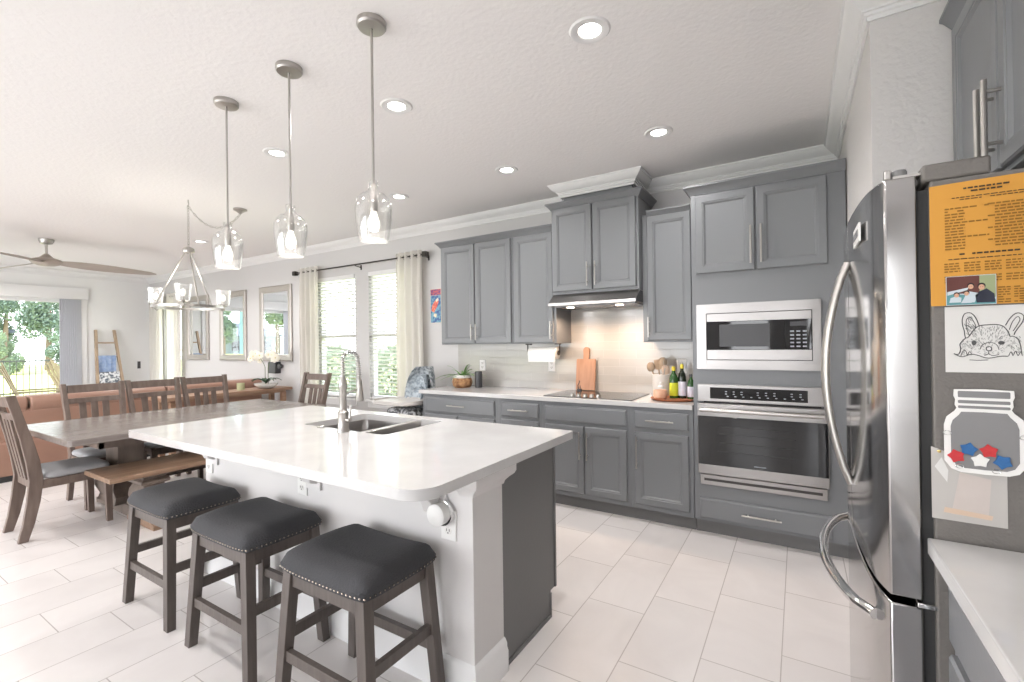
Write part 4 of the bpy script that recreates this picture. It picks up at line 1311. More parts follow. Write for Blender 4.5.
for x in (-6.075, -3.605):
    build('finial', MB().box(x-.03, x+.03, CYY-.03, CYY+.03, 2.355, 2.415), 'rod_black', t, bevel=.006)
for x in (-6.02, -4.80, -3.64):
    build('bracket', MB().tube([(x, YW-.001, 2.36), (x, CYY, 2.372)], .006, 8).tube([(x, YW-.004, 2.33), (x, YW-.004, 2.39)], .01, 8), 'rod_black', t)
t = T('curtain_rod', 'curtain rod over the far window beside the mirrors', 'curtain rod', (-10.2, CYY, 2.305))
build('rod', MB().tube([(-10.92, CYY, 2.305), (-9.5, CYY, 2.305)], .0095, 10), 'brushed_nickel', t)
for x in (-10.9, -9.52):
    build('bracket', MB().tube([(x, YW-.001, 2.29), (x, CYY, 2.296)], .006, 8), 'brushed_nickel', t)

# blanket ladder
t = T('blanket_ladder', 'light wooden decorative ladder leaning on the far wall', 'ladder', (XL+.3, 3.35, 0))
def lad(y, z): # lean
    return (XL+.42-.38*(z/1.7), y, z)
for s, yb_, yt in ((-1, 3.13, 3.205), (1, 3.57, 3.475)):
    build('rail', MB().bar(lad(yb_, 0), lad(yt, 1.70), .04, .045, up=(0, 1, 0)), 'light_wood', t, bevel=.004)
for z in (.35, .90, 1.20, 1.46):
    f_ = z/1.7; ya = 3.13+.075*f_; yb2 = 3.57-.095*f_
    build('rung', MB().tube([lad(ya, z), lad(yb2, z)], .014, 8), 'light_wood', t)
def drape(z, z1, w, m, lb, cat, y0, y1):
    p = lad(0, z); b = MB(); rings = []
    path = [(p[0]+.022, z1), (p[0]+.02, z-.02), (p[0]+.012, z+.018), (p[0], z+.024), (p[0]-.014, z+.015), (p[0]-.024, z-.02), (p[0]-.028, z1+.08)]
    n = 12
    for (x, zz) in path:
        row = [(x+.004*sin(i*1.7), y0+(y1-y0)*i/n, zz) for i in range(n+1)]
        rings.append(row+[(q[0]+.006, q[1], q[2]) for q in reversed(row)])
    b.loft(rings)
    S('throw_blanket', b, m, lb, cat, (p[0], (y0+y1)/2, z))
drape(1.20, .91, .2, 'blue_cloth', 'blue folded throw hanging on the ladder', 'blanket', 3.20, 3.46)
drape(.90, .60, .2, 'pattern_cloth', 'white and grey patterned throw on the ladder below the blue one', 'blanket', 3.19, 3.49)
t = T('wall_switch', 'dark narrow switch plate on the far wall near the corner curtain', 'switch', (XL+.01, 3.87, 1.02))
build('cover_plate', MB().box(XL+.001, XL+.008, 3.85, 3.9, .95, 1.09), 'dark_plastic', t, bevel=.002)

# ================================================================== HIGH CHAIR
HXc, HYc = -3.50, 3.68
t = T('high_chair', 'grey patterned baby high chair between curtain and base cabinets', 'high chair', (HXc, HYc, 0))
b = MB()
def shell(cx_, cy_, W_, z0, z1, dep, lean, thick, n=14):
    """curved seat back opening towards -x,-y"""
    rings = []
    d = Vector((-.12, -1, 0)).normalized(); w = Vector((d.y, -d.x, 0))
    for j in range(12):
        v = j/11; z = z0+(z1-z0)*v
        hw = W_*math.sqrt(max(0.02, 1-(max(0, v-.35)/.68)**2.4))
        row = []; bk = []
        for i in range(n+1):
            u = -1+2*i/n
            c0 = Vector((cx_, cy_, z))+w*(hw*u)+d*(dep*(u*u)*1.0-lean*v)
            row.append(tuple(c0)); bk.append(tuple(c0-d*thick))
        rings.append(row+list(reversed(bk)))
    return MB().loft(rings)
build('seat_back', shell(HXc+.06, HYc+.06, .215, .58, 1.115, .13, .07, .05), 'highchair_fabric', t, smooth=60)
build('inner_pad', shell(HXc+.03, HYc+.01, .165, .60, 1.03, .09, .07, .03), 'highchair_liner', t, smooth=60)
build('head_pad', shell(HXc+.01, HYc-.015, .09, .66, .90, .05, .06, .025), 'highchair_liner', t, smooth=60)
build('seat', MB().box(HXc-.17, HXc+.17, HYc-.2, HYc+.14, .53, .62), 'highchair_dark', t, bevel=.04, seg=3)
build('seat_skirt', MB().prism([(-.17, .36), (.17, .36), (.19, .6), (-.19, .6)], 'y', HYc-.2, HYc+.12), 'highchair_dark', t, bevel=.03) if False else build('seat_skirt', MB().box(HXc-.2, HXc+.2, HYc-.27, HYc+.1, .36, .70), 'highchair_dark', t, bevel=.05, seg=3)
b = MB().prism([(HXc-.33+p[0], HYc-.40+p[1]) for p in rrect(0, .58, 0, .40, .14, 6)], 'z', .745, .775)
tr = build('tray', b, 'tray_plastic', t, bevel=.01, seg=3)
build('tray_rim', MB().tube([(HXc-.33+p[0], HYc-.40+p[1], .778) for p in rrect(.01, .57, .01, .39, .14, 6)], .01, 8, closed=True), 'tray_plastic', tr)
for s in (-1, 1):
    build('leg', MB().tube([(HXc+s*.17, HYc, .5), (HXc+s*.22, HYc-.28, .02)], .014, 8), 'highchair_frame', t)
    build('leg', MB().tube([(HXc+s*.17, HYc, .5), (HXc+s*.22, HYc+.24, .02)], .014, 8), 'highchair_frame', t)
    build('wheel', MB().lathe([(.02, HXc+s*.22-.012), (.02, HXc+s*.22+.012)], (HYc-.28, .021), 12, 'x'), 'dark_plastic', t)
build('tray_arm', MB().tube([(HXc-.19, HYc+.02, .66), (HXc-.2, HYc-.15, .738)], .015, 8).tube([(HXc+.19, HYc+.02, .66), (HXc+.2, HYc-.15, .738)], .015, 8), 'highchair_frame', t)

# ================================================================== FRIDGE
FY0, FY1 = 1.40, 2.30
def fx(y):      # curved door front
    u = (y-1.85)/.45
    return .140+.020*u*u+.017*u**8
t = T('refrigerator', 'stainless steel french door refrigerator with grey sides', 'refrigerator', (.6, 1.85, 0))
build('cabinet_body', MB().box(.258, .90, FY0-.005, FY1, .02, 1.715), 'fridge_grey', t, bevel=.004)
build('toe_grille', MB().box(.20, .258, FY0+.02, FY1-.02, .02, .09), 'dark_gap', t)
build('gasket', MB().box(.238, .258, FY0+.012, FY1-.012, .10, 1.70), 'rubber', t, smooth=0)
def curved_door(y0, y1, z0, z1):
    n = 16
    front = [(fx(y0+(y1-y0)*i/n), y0+(y1-y0)*i/n) for i in range(n+1)]
    poly = front+[(.236, y1), (.236, y0)]
    return MB().prism(poly, 'z', z0, z1)
dn = build('door', curved_door(FY0, 1.8475, .752, 1.735), 'fridge_steel', t, bevel=.004); dn['label'] = 'right-hand door nearer the camera'
df = build('door', curved_door(1.8525, FY1, .752, 1.735), 'fridge_steel', t, bevel=.004); df['label'] = 'far left-hand door'
dz = build('freezer_drawer', curved_door(FY0, FY1, .10, .735), 'fridge_steel', t, bevel=.004)
# bowed french door handles
for d_, y in ((dn, 1.815), (df, 1.885)):
    pts2 = []
    for i in range(15):
        u = i/14; z = .90+.70*u
        pts2.append((fx(y)-.004-.062*math.sin(pi*u)**.8, y, z))
    b = MB(); rings = []
    for i, p in enumerate(pts2):
        a = Vector(pts2[min(i+1, 14)])-Vector(pts2[max(i-1, 0)]); a.normalize()
        nrm = Vector((a.z, 0, -a.x)).normalized(); q = Vector(p); hw = .017; ht = .011
        rings.append([tuple(q+Vector((0, hw*cos(th), 0))+nrm*(ht*sin(th))) for th in [2*pi*k/12 for k in range(12)]])
    b.loft(rings)
    build('handle', b, 'steel_side', d_)
pts2 = []
for i in range(19):
    u = i/18; y = 1.47+.76*u
    pts2.append((fx(y)-.004-.075*math.sin(pi*u)**.6, y, .665))
b = MB().tube(pts2, .014, 12)
build('handle', b, 'chrome', dz)
# badge
b = MB(); b.bar((fx(1.62)-.003, 1.535, 1.645), (fx(1.62)-.003, 1.675, 1.645), .05, .005, up=(1, 0, 0))
bd = build('badge', b, 'white_plastic', dn, bevel=.001)
b = MB(); b.bar((fx(1.62)-.0064, 1.55, 1.645), (fx(1.62)-.0064, 1.66, 1.645), .018, .001, up=(1, 0, 0))
build('lettering', b, 'acrylic_grey', bd)
# hinge covers
build('hinge_cover', MB().box(.245, .36, FY0-.004, FY0+.10, 1.716, 1.755), 'fridge_grey', t, bevel=.006)
build('hinge_pin', MB().lathe([(.016, 1.728), (.016, 1.752), (.014, 1.757), (0, 1.757)], (.208, 1.425), 16), 'acrylic_grey', t)
build('hinge_plate', MB().box(.195, .26, 1.408, 1.445, 1.736, 1.742), 'steel_side', t)
build('door_lip', MB().box(.178, .19, 1.401, 1.42, 1.735, 1.757), 'steel_side', t, bevel=.002)
build('lower_hinge', MB().box(.225, .26, FY0-.006, FY0+.03, .738, .749), 'chrome', t, bevel=.002)

# ---- things on the fridge side (face towards -y)
YP = FY0-.0055
t = T('orange_notice', 'orange printed notice sheet on the side of the refrigerator', 'notice', (.40, YP, 1.43))
b = MB(); n = 8
rings = []
for i in range(n+1):
    x = .256+.30*i/n
    yy = YP-.0022-.0018*(1+sin(i*1.1))
    rings.append([(x, yy, 1.430), (x, yy-.0006, 1.430), (x, yy-.0006, 1.700+.001*i), (x, yy, 1.700+.001*i)])
build('sheet', b.loft(rings), 'orange_paper', t, smooth=60)
b = MB(); random.seed(21)
yi = YP-.0071
def words(x0, x1, z, h, fill=.8, wmin=.004, wmax=.011):
    x = x0
    while x < x1:
        w = random.uniform(wmin, wmax)
        if random.random() < fill:
            b.flat([(x, z), (min(x+w, x1), z), (min(x+w, x1), z+h), (x, z+h)], 'y', yi)
        x += w+.002
words(.312, .386, 1.6845, .0036, .98); words(.324, .373, 1.6775, .0036, .98)
words(.293, .41, 1.6665, .0019, .95); words(.306, .41, 1.6615, .0019, .95)
b.cur = 1
for k in range(15):
    z = 1.643-k*.0064
    words(.281, .314 if k % 5 else .352, z, .0031, .97, .005, .012); words(.361 if k % 4 else .350, .43, z+.0015, .0031, .97, .005, .012)
b.cur = 0
words(.304, .398, 1.5405, .0036, .98)
words(.286, .41, 1.531, .0019, .95)
b.cur = 1
for k in range(7):
    z = 1.521-k*.0058-(.006 if k > 3 else 0)
    for c in range(5): words(.279+c*.0325, .305+c*.0325, z, .0028, .95, .005, .01)
for k in range(7):
    words(.364, .383, 1.464-.0052*k, .0026, .92); words(.388, .43, 1.464-.0052*k, .0026, .8)
build('printed_text', b, ['ink', 'ink_faded'], t, smooth=0)

t = T('family_photo', 'small colour snapshot of four people overlapping the orange notice', 'photograph', (.32, YP, 1.44))
y0 = YP-.0075
build('print', MB().box(.281, .361, y0-.0008, y0, 1.430, 1.494), 'photo_pale', t, smooth=0)
b = MB(); yy = y0-.0011
M8 = ['photo_brown', 'photo_green', 'photo_pale', 'photo_navy', 'photo_teal', 'photo_skin', 'photo_hair']
def shp(ci, poly, dy=0):
    b.cur = ci; b.flat(poly, 'y', yy-dy)
def ell(ci, cx_, cz_, rx, rz, dy=0, n=12):
    shp(ci, [(cx_+rx*cos(2*pi*k/n), cz_+rz*sin(2*pi*k/n)) for k in range(n)], dy)
shp(0, [(.282, 1.455), (.335, 1.455), (.335, 1.493), (.282, 1.493)])
shp(1, [(.335, 1.445), (.360, 1.445), (.360, 1.493), (.335, 1.493)])
shp(4, [(.282, 1.431), (.360, 1.431), (.360, 1.440), (.340, 1.446), (.282, 1.458)], .0001)
shp(2, [(.283, 1.452), (.315, 1.462), (.318, 1.468), (.283, 1.460)], .0002)
shp(2, [(.306, 1.435), (.327, 1.435), (.333, 1.455), (.316, 1.460)], .0003)
shp(3, [(.330, 1.434), (.359, 1.434), (.358, 1.452), (.346, 1.464), (.334, 1.458), (.328, 1.45)], .0003)
shp(2, [(.286, 1.436), (.305, 1.436), (.306, 1.446), (.297, 1.450), (.288, 1.446)], .0003)
shp(2, [(.305, 1.434), (.322, 1.434), (.323, 1.447), (.313, 1.451)], .0004)
for (cx_, cz_, r_) in ((.321, 1.470, .0055), (.338, 1.468, .0062), (.298, 1.452, .0048), (.314, 1.455, .0048)):
    ell(6, cx_, cz_+r_*.35, r_*1.05, r_*1.1, .0005); ell(5, cx_, cz_-r_*.1, r_*.8, r_*.95, .0006)
    for s in (-1, 1): ell(6, cx_+s*r_*.3, cz_, r_*.1, r_*.1, .0007, 6)
build('picture', b, M8, t, smooth=0)

# drawing of a dog
t = T('dog_drawing', 'white sheet with pencil drawing of a dog head on the refrigerator', 'drawing', (.36, YP, 1.28))
build('sheet', MB().box(.2795, .445, YP-.0015, YP-.0005, 1.2815, 1.427), 'paper', t, smooth=0)
b = MB(); yd = YP-.0019
def P2(px_, py_):   # zoomed crop pixel of the drawing -> sheet coordinates
    fx_ = (px_-45)/(674-45); fz_ = (580-py_)/(580-60)
    return (.281+.119*fx_, 1.283+.143*fz_)
def line(pts_, r=.00035, ci=0):
    b.cur = ci; r = r*1.7
    q = [(P2(*p)[0], yd, P2(*p)[1]) for p in pts_]
    b.tube(q, r, 4)
def curve(pts_, n=5):
    out = []
    for i in range(len(pts_)-1):
        p0 = pts_[max(i-1, 0)]; p1 = pts_[i]; p2 = pts_[i+1]; p3 = pts_[min(i+2, len(pts_)-1)]
        for k in range(n):
            u = k/n
            out.append(tuple(.5*((2*p1[j])+(-p0[j]+p2[j])*u+(2*p0[j]-5*p1[j]+4*p2[j]-p3[j])*u*u+(-p0[j]+3*p1[j]-3*p2[j]+p3[j])*u**3) for j in (0, 1)))
    return out+[pts_[-1]]
earL = [(330, 215), (305, 155), (270, 115), (235, 108), (205, 120), (188, 160), (190, 205), (203, 250), (208, 290), (215, 310)]
earR = [(545, 215), (575, 170), (610, 135), (640, 122), (670, 128), (690, 150), (680, 190), (650, 230), (620, 270), (612, 290)]
head = [(215, 310), (240, 300), (285, 245), (330, 215), (400, 208), (480, 208), (530, 225), (565, 265), (580, 300), (600, 300), (640, 320), (660, 370), (670, 440)]
body = [(110, 435), (150, 440), (170, 400), (165, 360), (190, 330), (215, 310)]
for c_ in (earL, earR, head, body):
    line(curve(c_), .0005)
line(curve([(245, 290), (225, 230), (222, 170), (240, 150), (262, 150), (290, 190), (300, 225), (270, 260)]), .0004)
line(curve([(575, 250), (600, 190), (640, 150), (660, 170), (640, 210), (605, 260)]), .0004)
line(curve([(110, 435), (180, 460), (260, 440), (320, 450), (380, 468), (430, 468), (500, 455), (560, 455)]), .0005)
line(curve([(170, 455), (190, 415), (215, 415), (225, 450)])); line(curve([(225, 450), (245, 420), (265, 440)]))
line(curve([(565, 455), (585, 420), (600, 450), (620, 415), (640, 450), (660, 420), (674, 450)]))
line(curve([(335, 400), (350, 370), (390, 350), (440, 350), (475, 370), (490, 405)]))
line(curve([(385, 400), (390, 385), (415, 380), (430, 395), (420, 410), (395, 410), (385, 400)]), .0005)
line(curve([(405, 410), (402, 435), (370, 450)])); line(curve([(402, 435), (440, 450), (490, 440)]))
line(curve([(245, 485), (320, 488), (400, 484)]), .0004)
random.seed(9)
for k in range(260):    # fur strokes
    a = random.uniform(0, 1); x = random.uniform(270, 570); y = random.uniform(225, 440)
    if ((x-420)/165)**2+((y-330)/125)**2 > 1: continue
    an = random.uniform(-.6, .6)+math.atan2(y-420, x-410)
    line([(x, y), (x+16*cos(an), y+16*sin(an))], .0002, 1)
for k in range(70):
    x = random.uniform(160, 260); y = random.uniform(320, 440); line([(x, y), (x+10, y+random.uniform(4, 14))], .0002, 1)
    x = random.uniform(195, 310); y = random.uniform(130, 290)
    if ((x-245)/45)**2+((y-200)/85)**2 < 1: line([(x, y), (x+14, y+18)], .0003, 0 if k % 2 else 1)
for k in range(50):
    x = random.uniform(580, 660); y = random.uniform(300, 430); line([(x, y), (x+8, y+12)], .0002, 1)
b.cur = 0
for (ex, ey, w_, h_) in ((283, 348, 20, 20), (508, 350, 28, 14)):
    b.flat([P2(ex+w_*cos(2*pi*k/14), ey+h_*sin(2*pi*k/14)) for k in range(14)], 'y', yd-.0012)
build('pencil_lines', b, ['pencil', 'pencil_light'], t, smooth=0)

# jar shaped board
t = T('jar_shaped_board', 'grey jar shaped acrylic board with white outline on refrigerator', 'memo board', (.338, YP, 1.06))
jc = .3385
def jar(s, dz=0):
    hw = .0645*s
    half = [(.0, 1.061), (.038*s, 1.062), (.053*s, 1.068), (hw, 1.085), (hw, 1.165), (.060*s, 1.183), (.047*s, 1.196), (.043*s, 1.203), (.046*s, 1.21), (.045*s, 1.222), (.048*s, 1.230), (.047*s, 1.244), (0, 1.246)]
    zc = 1.15
    return [(jc+x, zc+(z-zc)*(s if s < 1 else 1)) for x, z in half]+[(jc-x, zc+(z-zc)*(s if s < 1 else 1)) for x, z in reversed(half[1:-1])]
yj = YP-.0045
build('outline', MB().prism(jar(1.0), 'y', yj-.003, yj), 'white_plastic', t, bevel=.0006)
def jar_in():
    half = [(0, 1.071), (.034, 1.072), (.046, 1.078), (.0535, 1.092), (.0535, 1.163), (.050, 1.176), (.040, 1.188), (.036, 1.195), (0, 1.196)]
    return [(jc+x, z) for x, z in half]+[(jc-x, z) for x, z in reversed(half[1:-1])]
build('board_face', MB().prism(jar_in(), 'y', yj-.0036, yj-.0029), 'acrylic_grey', t, smooth=0)
b = MB()
for z0_, z1_ in ((1.203, 1.209), (1.214, 1.221), (1.227, 1.241)):
    b.prism(rrect(jc-.041, jc+.041, z0_, z1_, .002, 3), 'y', yj-.0036, yj-.0029)
build('lid_bands', b, 'acrylic_grey', t, smooth=0)
b = MB()
for (x, z) in ((.2785, 1.147), (.2985, 1.075), (.356, 1.071), (.3985, 1.147), (.318, 1.064)):
    if x == .318: continue
    ring = [(x+.0065*cos(a), yj-.005, z+.0045*sin(a)) for a in [2*pi*k/14 for k in range(14)]]
    b.tube(ring, .0008, 5, closed=True)
build('wire_ring', b, 'chrome', t)
def star(label, x, z, r, m, rot):
    poly = []
    for k in range(10):
        a = rot+pi/2+k*pi/5; q = r if k % 2 == 0 else r*.7
        poly.append((x+q*cos(a), z+q*sin(a)))
    S('star_magnet', MB().prism(poly, 'y', yj-.0075, yj-.0037), m, label, 'magnet', (x, yj-.004, z), 'star magnets on the jar board', bevel=.0008)
star('red star magnet at the lower left on the jar board', .293, 1.097, .0155, 'red_star', .3)
star('blue star magnet at the upper left on the jar board', .313, 1.114, .0155, 'blue_star', -.2)
star('red star magnet at the upper right on the jar board', .345, 1.113, .0155, 'red_star', .1)
star('blue star magnet at the lower right on the jar board', .366, 1.092, .016, 'blue_star', .5)
star('white star magnet at the bottom centre of the jar board', .331, 1.091, .0155, 'white_plastic', 0)
# plastic sleeve
t = T('plastic_sleeve', 'frosted plastic sleeve holding a pale pink print under the jar', 'sleeve', (.315, YP, .95))
b = MB().prism([(.2525, .951), (.3745, .932+.017), (.3745, 1.065), (.2525, 1.113)], 'y', YP-.0012, YP-.0004)
build('sheet', b, 'sleeve', t, smooth=0)
b = MB(); ys = YP-.0015
b.flat([(.285, .965), (.345, .965), (.35, 1.05), (.30, 1.06)], 'y', ys)
b.cur = 1; b.flat([(.272, .967), (.350, .962), (.352, .972), (.274, .979)], 'y', ys-.0003)
b.cur = 2; b.flat([(.258, 1.068), (.270, 1.090), (.281, 1.062), (.279, 1.035)], 'y', ys-.0003)
build('print', b, ['sleeve_pink', 'sleeve_orange', 'paper'], t, smooth=0)
build('pin', MB().lathe([(0, YP-.005), (.0035, YP-.004), (.0035, YP-.0012)], (.266, 1.103), 10, 'y'), 'brass', t)

# ================================================================== RIGHT CABINETS
t = T('side_base_cabinet', 'grey base cabinet with drawer next to the refrigerator', 'cabinet', (.58, .4, 0))
RX = .285
build('body', MB().box(RX, XR-.002, -.9, 1.385, .1, .868), 'cabinet_grey', t, bevel=.002)
build('toe_kick', MB().box(RX+.06, XR-.01, -.9, 1.385, 0, .1), 'cabinet_grey_shaded', t, smooth=0)
for (y0, y1) in ((.56, 1.345), (-.25, .54)):
    d_ = build('drawer', MB().rings_rect(y0, y1, .70, .835, DRAW, 'x', RX, -1), 'cabinet_grey', t, smooth=25)
    build('handle', handle_bar(MB(), 'u', (RX-.019, (y0+y1)/2, .77), .2, face=-1, ax='x'), 'brushed_nickel', d_)
    d_ = build('door', MB().rings_rect(y0, y1, .14, .675, DOOR, 'x', RX, -1), 'cabinet_grey', t, smooth=25)
    build('handle', handle_bar(MB(), 'z', (RX-.019, y0+.04, .55), .2, face=-1, ax='x'), 'brushed_nickel', d_)
S('side_countertop', MB().box(.243, XR-.002, -.9, 1.390, .868, .905), 'quartz', 'white marbled quartz countertop in front of the refrigerator side', 'countertop', (.58, .4, .868), bevel=.003)
t = T('fridge_top_cabinet', 'grey two-door cabinet mounted above the refrigerator', 'cabinet', (.72, 1.88, 1.84))
UX = .515
build('body', MB().box(UX, XR-.002, 1.42, 2.355, 1.83, 2.515), 'cabinet_grey', t, bevel=.002)
for (y0, y1, hy) in ((1.875, 2.32, 1.905), (1.44, 1.865, 1.84)):
    d_ = build('door', MB().rings_rect(y0, y1, 1.845, 2.495, DOOR, 'x', UX, -1), 'cabinet_grey', t, smooth=25)
    build('handle', handle_bar(MB(), 'z', (UX-.019, hy, 1.985), .22, off=.036, face=-1, ax='x', r=.0075), 'brushed_nickel', d_)
build('crown', MB().molding([(UX, 1.42), (UX, 2.353)], [(-a, z) for a, z in CCR(2.505)]), 'cabinet_grey', t)

# ================================================================== LIGHT FITTINGS
def make_down():
    t = T('ceiling_downlight', 'x', 'ceiling light', (0, 0, CH), 'round recessed ceiling lights')
    build('trim_ring', MB().lathe([(.05, CH-.004), (.058, CH-.009), (.085, CH-.008), (.092, CH-.001), (.05, CH-.001), (.05, CH-.004)], (0, 0), 32, caps=False), 'white_trim', t)
    build('lens', MB().lathe([(0, CH-.0035), (.052, CH-.0035), (.052, CH-.0015)], (0, 0), 28), 'fluoro', t)
    return t
dl = make_down()
DL = [(-.77, 1.93, 'recessed ceiling light largest in view, nearest the refrigerator'), (-1.965, 1.93, 'recessed ceiling light right of the nearest pendant rod'),
      (-3.16, 1.93, 'recessed ceiling light behind the middle pendant rod'), (-.77, 3.12, 'recessed ceiling light nearest the oven cabinet'),
      (-1.965, 3.12, 'recessed ceiling light before the crown over the range hood'), (-3.16, 3.12, 'recessed ceiling light above the nearest pendant shade'), (-6.65, 3.0, 'recessed ceiling light farthest away, beside the chandelier chain')]
for i, (x, y, lb) in enumerate(DL):
    if i == 0:
        dl.location = (x, y, CH); dl['label'] = lb
    else:
        dup(dl, (x, y, CH), 0, lb)
    lamp('SPOT', 'downlight_lamp', (x, y, CH-.02), (27 if x > -1 else 20) if x > -5 else 50, (1, .965, .945), (0, 0, 0), spot_size=radians(150), spot_blend=.7, shadow_soft_size=.06)
for (x, y) in ((-.77, .6), (-1.965, .6), (-3.16, .6), (-5.4, .2), (-8.6, 3.0), (-8.6, 0), (-6.6, 0), (-10.1, 1.8)):  # extra spots without fittings; the last is added to brighten the far wall
    lamp('SPOT', 'downlight_lamp', (x, y, CH-.02), (27 if x > -1 else 20) if x > -5 else 50, (1, .965, .945), (0, 0, 0), spot_size=radians(150), spot_blend=.7, shadow_soft_size=.06)

def make_pendant():
    t = T('pendant_lamp', 'x', 'pendant lamp', (0, 0, CH), 'clear glass pendants over the island')
    build('canopy', MB().lathe([(.0, CH-.001), (.062, CH-.001), (.062, CH-.02), (.056, CH-.028), (.0, CH-.03)], (0, 0), 28), 'brushed_nickel', t)
    build('stem', MB().tube([(0, 0, CH-.03), (0, 0, 2.04)], .0055, 8), 'brushed_nickel', t)
    build('socket', MB().lathe([(.008, 2.045), (.012, 2.03), (.016, 2.0), (.0175, 1.99), (.0175, 1.935), (.016, 1.93), (0, 1.93)], (0, 0), 16), 'brushed_nickel', t)
    build('bulb', MB().lathe([(.012, 1.93), (.014, 1.92), (.025, 1.885), (.026, 1.87), (.02, 1.85), (0, 1.84)], (0, 0), 16), 'white_bulb', t)
    prof = [(.022, 2.06), (.0215, 2.03), (.026, 2.016), (.048, 2.004), (.066, 1.985), (.0755, 1.96), (.077, 1.935), (.075, 1.90), (.070, 1.86), (.0635, 1.815), (.062, 1.803)]
    inner = [(r-.003, z) for r, z in reversed(prof)]
    build('glass_shade', MB().lathe(prof+inner, (0, 0), 36, caps=False), 'lamp_glass', t, smooth=60)
    return t
pd = make_pendant()
for i, (x, lb) in enumerate(((-1.54, 'clear glass pendant lamp nearest the camera, hanging on the right'), (-2.135, 'clear glass pendant lamp in the middle of the three'), (-2.73, 'clear glass pendant lamp on the left, farthest over the island'))):
    if i == 0: pd.location = (x, 1.372, CH); pd['label'] = lb
    else: dup(pd, (x, 1.372, CH), 0, lb)
    lamp('POINT', 'pendant_bulb', (x, 1.372, 1.79), 1.4, (1, .93, .86), shadow_soft_size=.03)

# chandelier
CX, CY = -4.86, 2.09
t = T('chandelier', 'round brushed nickel chandelier with seeded glass shades over the table', 'chandelier', (CX, CY, CH))
DZ = -.066
rg = MB(); r2 = []
for (r_, z) in ((.268, 1.79+DZ), (.286, 1.79+DZ), (.286, 1.812+DZ), (.268, 1.812+DZ)):
    r2.append([(CX+r_*cos(2*pi*k/48), CY+r_*sin(2*pi*k/48), z) for k in range(48)])
r2.append(r2[0])
build('ring', rg.loft(r2, caps=False), 'brushed_nickel', t)
build('hub', MB().lathe([(0, 2.30), (.02, 2.30), (.045, 2.285), (.05, 2.26), (.045, 2.245), (0, 2.235)], (CX, CY), 18), 'brushed_nickel', t)
for a in (165, 285, 45):
    a = radians(a+66.7)
    build('support_rod', MB().tube([(CX+.03*cos(a), CY+.03*sin(a), 2.25), (CX+.275*cos(a), CY+.275*sin(a), 1.805+DZ)], .007, 8), 'brushed_nickel', t)
for a in (147, 262, 23):
    a = radians(a+66.7); rx_, ry_ = cos(a), sin(a); R1 = .305
    lx_, ly_ = CX+R1*rx_, CY+R1*ry_
    c_ = build('candle_arm', MB().tube([(CX+.28*rx_, CY+.28*ry_, 1.795+DZ), (CX+(R1-.01)*rx_, CY+(R1-.01)*ry_, 1.775+DZ), (lx_+.01*rx_, ly_+.01*ry_, 1.79+DZ), (lx_, ly_, 1.815+DZ), (lx_, ly_, 1.83+DZ)], .007, 8), 'brushed_nickel', t)
    build('socket', MB().lathe([(.03, 1.825+DZ), (.032, 1.832+DZ), (.016, 1.838+DZ), (.014, 1.875+DZ), (0, 1.876+DZ)], (lx_, ly_), 14), 'brushed_nickel', c_)
    build('glass_shade', MB().lathe([(.048, 1.838+DZ), (.053, 1.84+DZ), (.066, 1.983+DZ), (.063, 1.983+DZ), (.051, 1.843+DZ)], (lx_, ly_), 24, caps=False), 'seeded_glass', c_, smooth=60)
    build('bulb', MB().lathe([(.011, 1.875+DZ), (.02, 1.90+DZ), (.022, 1.915+DZ), (.015, 1.935+DZ), (0, 1.945+DZ)], (lx_, ly_), 12), 'white_bulb', c_)
def chain(p0, p1, sag, n, link=.03):
    b = MB(); pts_ = []
    for i in range(n+1):
        u = i/n; q = Vector(p0).lerp(Vector(p1), u); q.z -= sag*4*u*(1-u); pts_.append(q)
    for i in range(n):
        a, c_ = pts_[i], pts_[i+1]; m_ = (a+c_)/2; d = (c_-a); Ln = d.length*.62; d.normalize()
        s_ = d.cross(Vector((.3, .2, 1)) if i % 2 else Vector((1, .1, .2))); s_.normalize()
        b.tube([m_+d*(Ln*cos(th))+s_*(.009*sin(th)) for th in [2*pi*k/10 for k in range(10)]], .0022, 5, closed=True)
    return b
build('chain', chain((CX, CY, CH-.06), (CX, CY, 2.30), 0, 16), 'brushed_nickel', t)
build('swag_chain', chain((CX, CY, CH-.06), (-4.77, 2.52, CH-.05), .17, 20), 'brushed_nickel', t)
build('ceiling_hook', MB().tube([(CX, CY, CH-.001), (CX, CY, CH-.025), (CX+.012, CY, CH-.04), (CX, CY, CH-.062), (CX-.01, CY, CH-.052)], .004, 8), 'brushed_nickel', t)
build('canopy', MB().lathe([(0, CH-.001), (.062, CH-.001), (.062, CH-.015), (.03, CH-.03), (.01, CH-.05), (0, CH-.05)], (-4.77, 2.52), 24), 'brushed_nickel', t)

lamp('POINT', 'chandelier_bulbs', (CX, CY, 1.98), 6, (1, .93, .86), shadow_soft_size=.15)
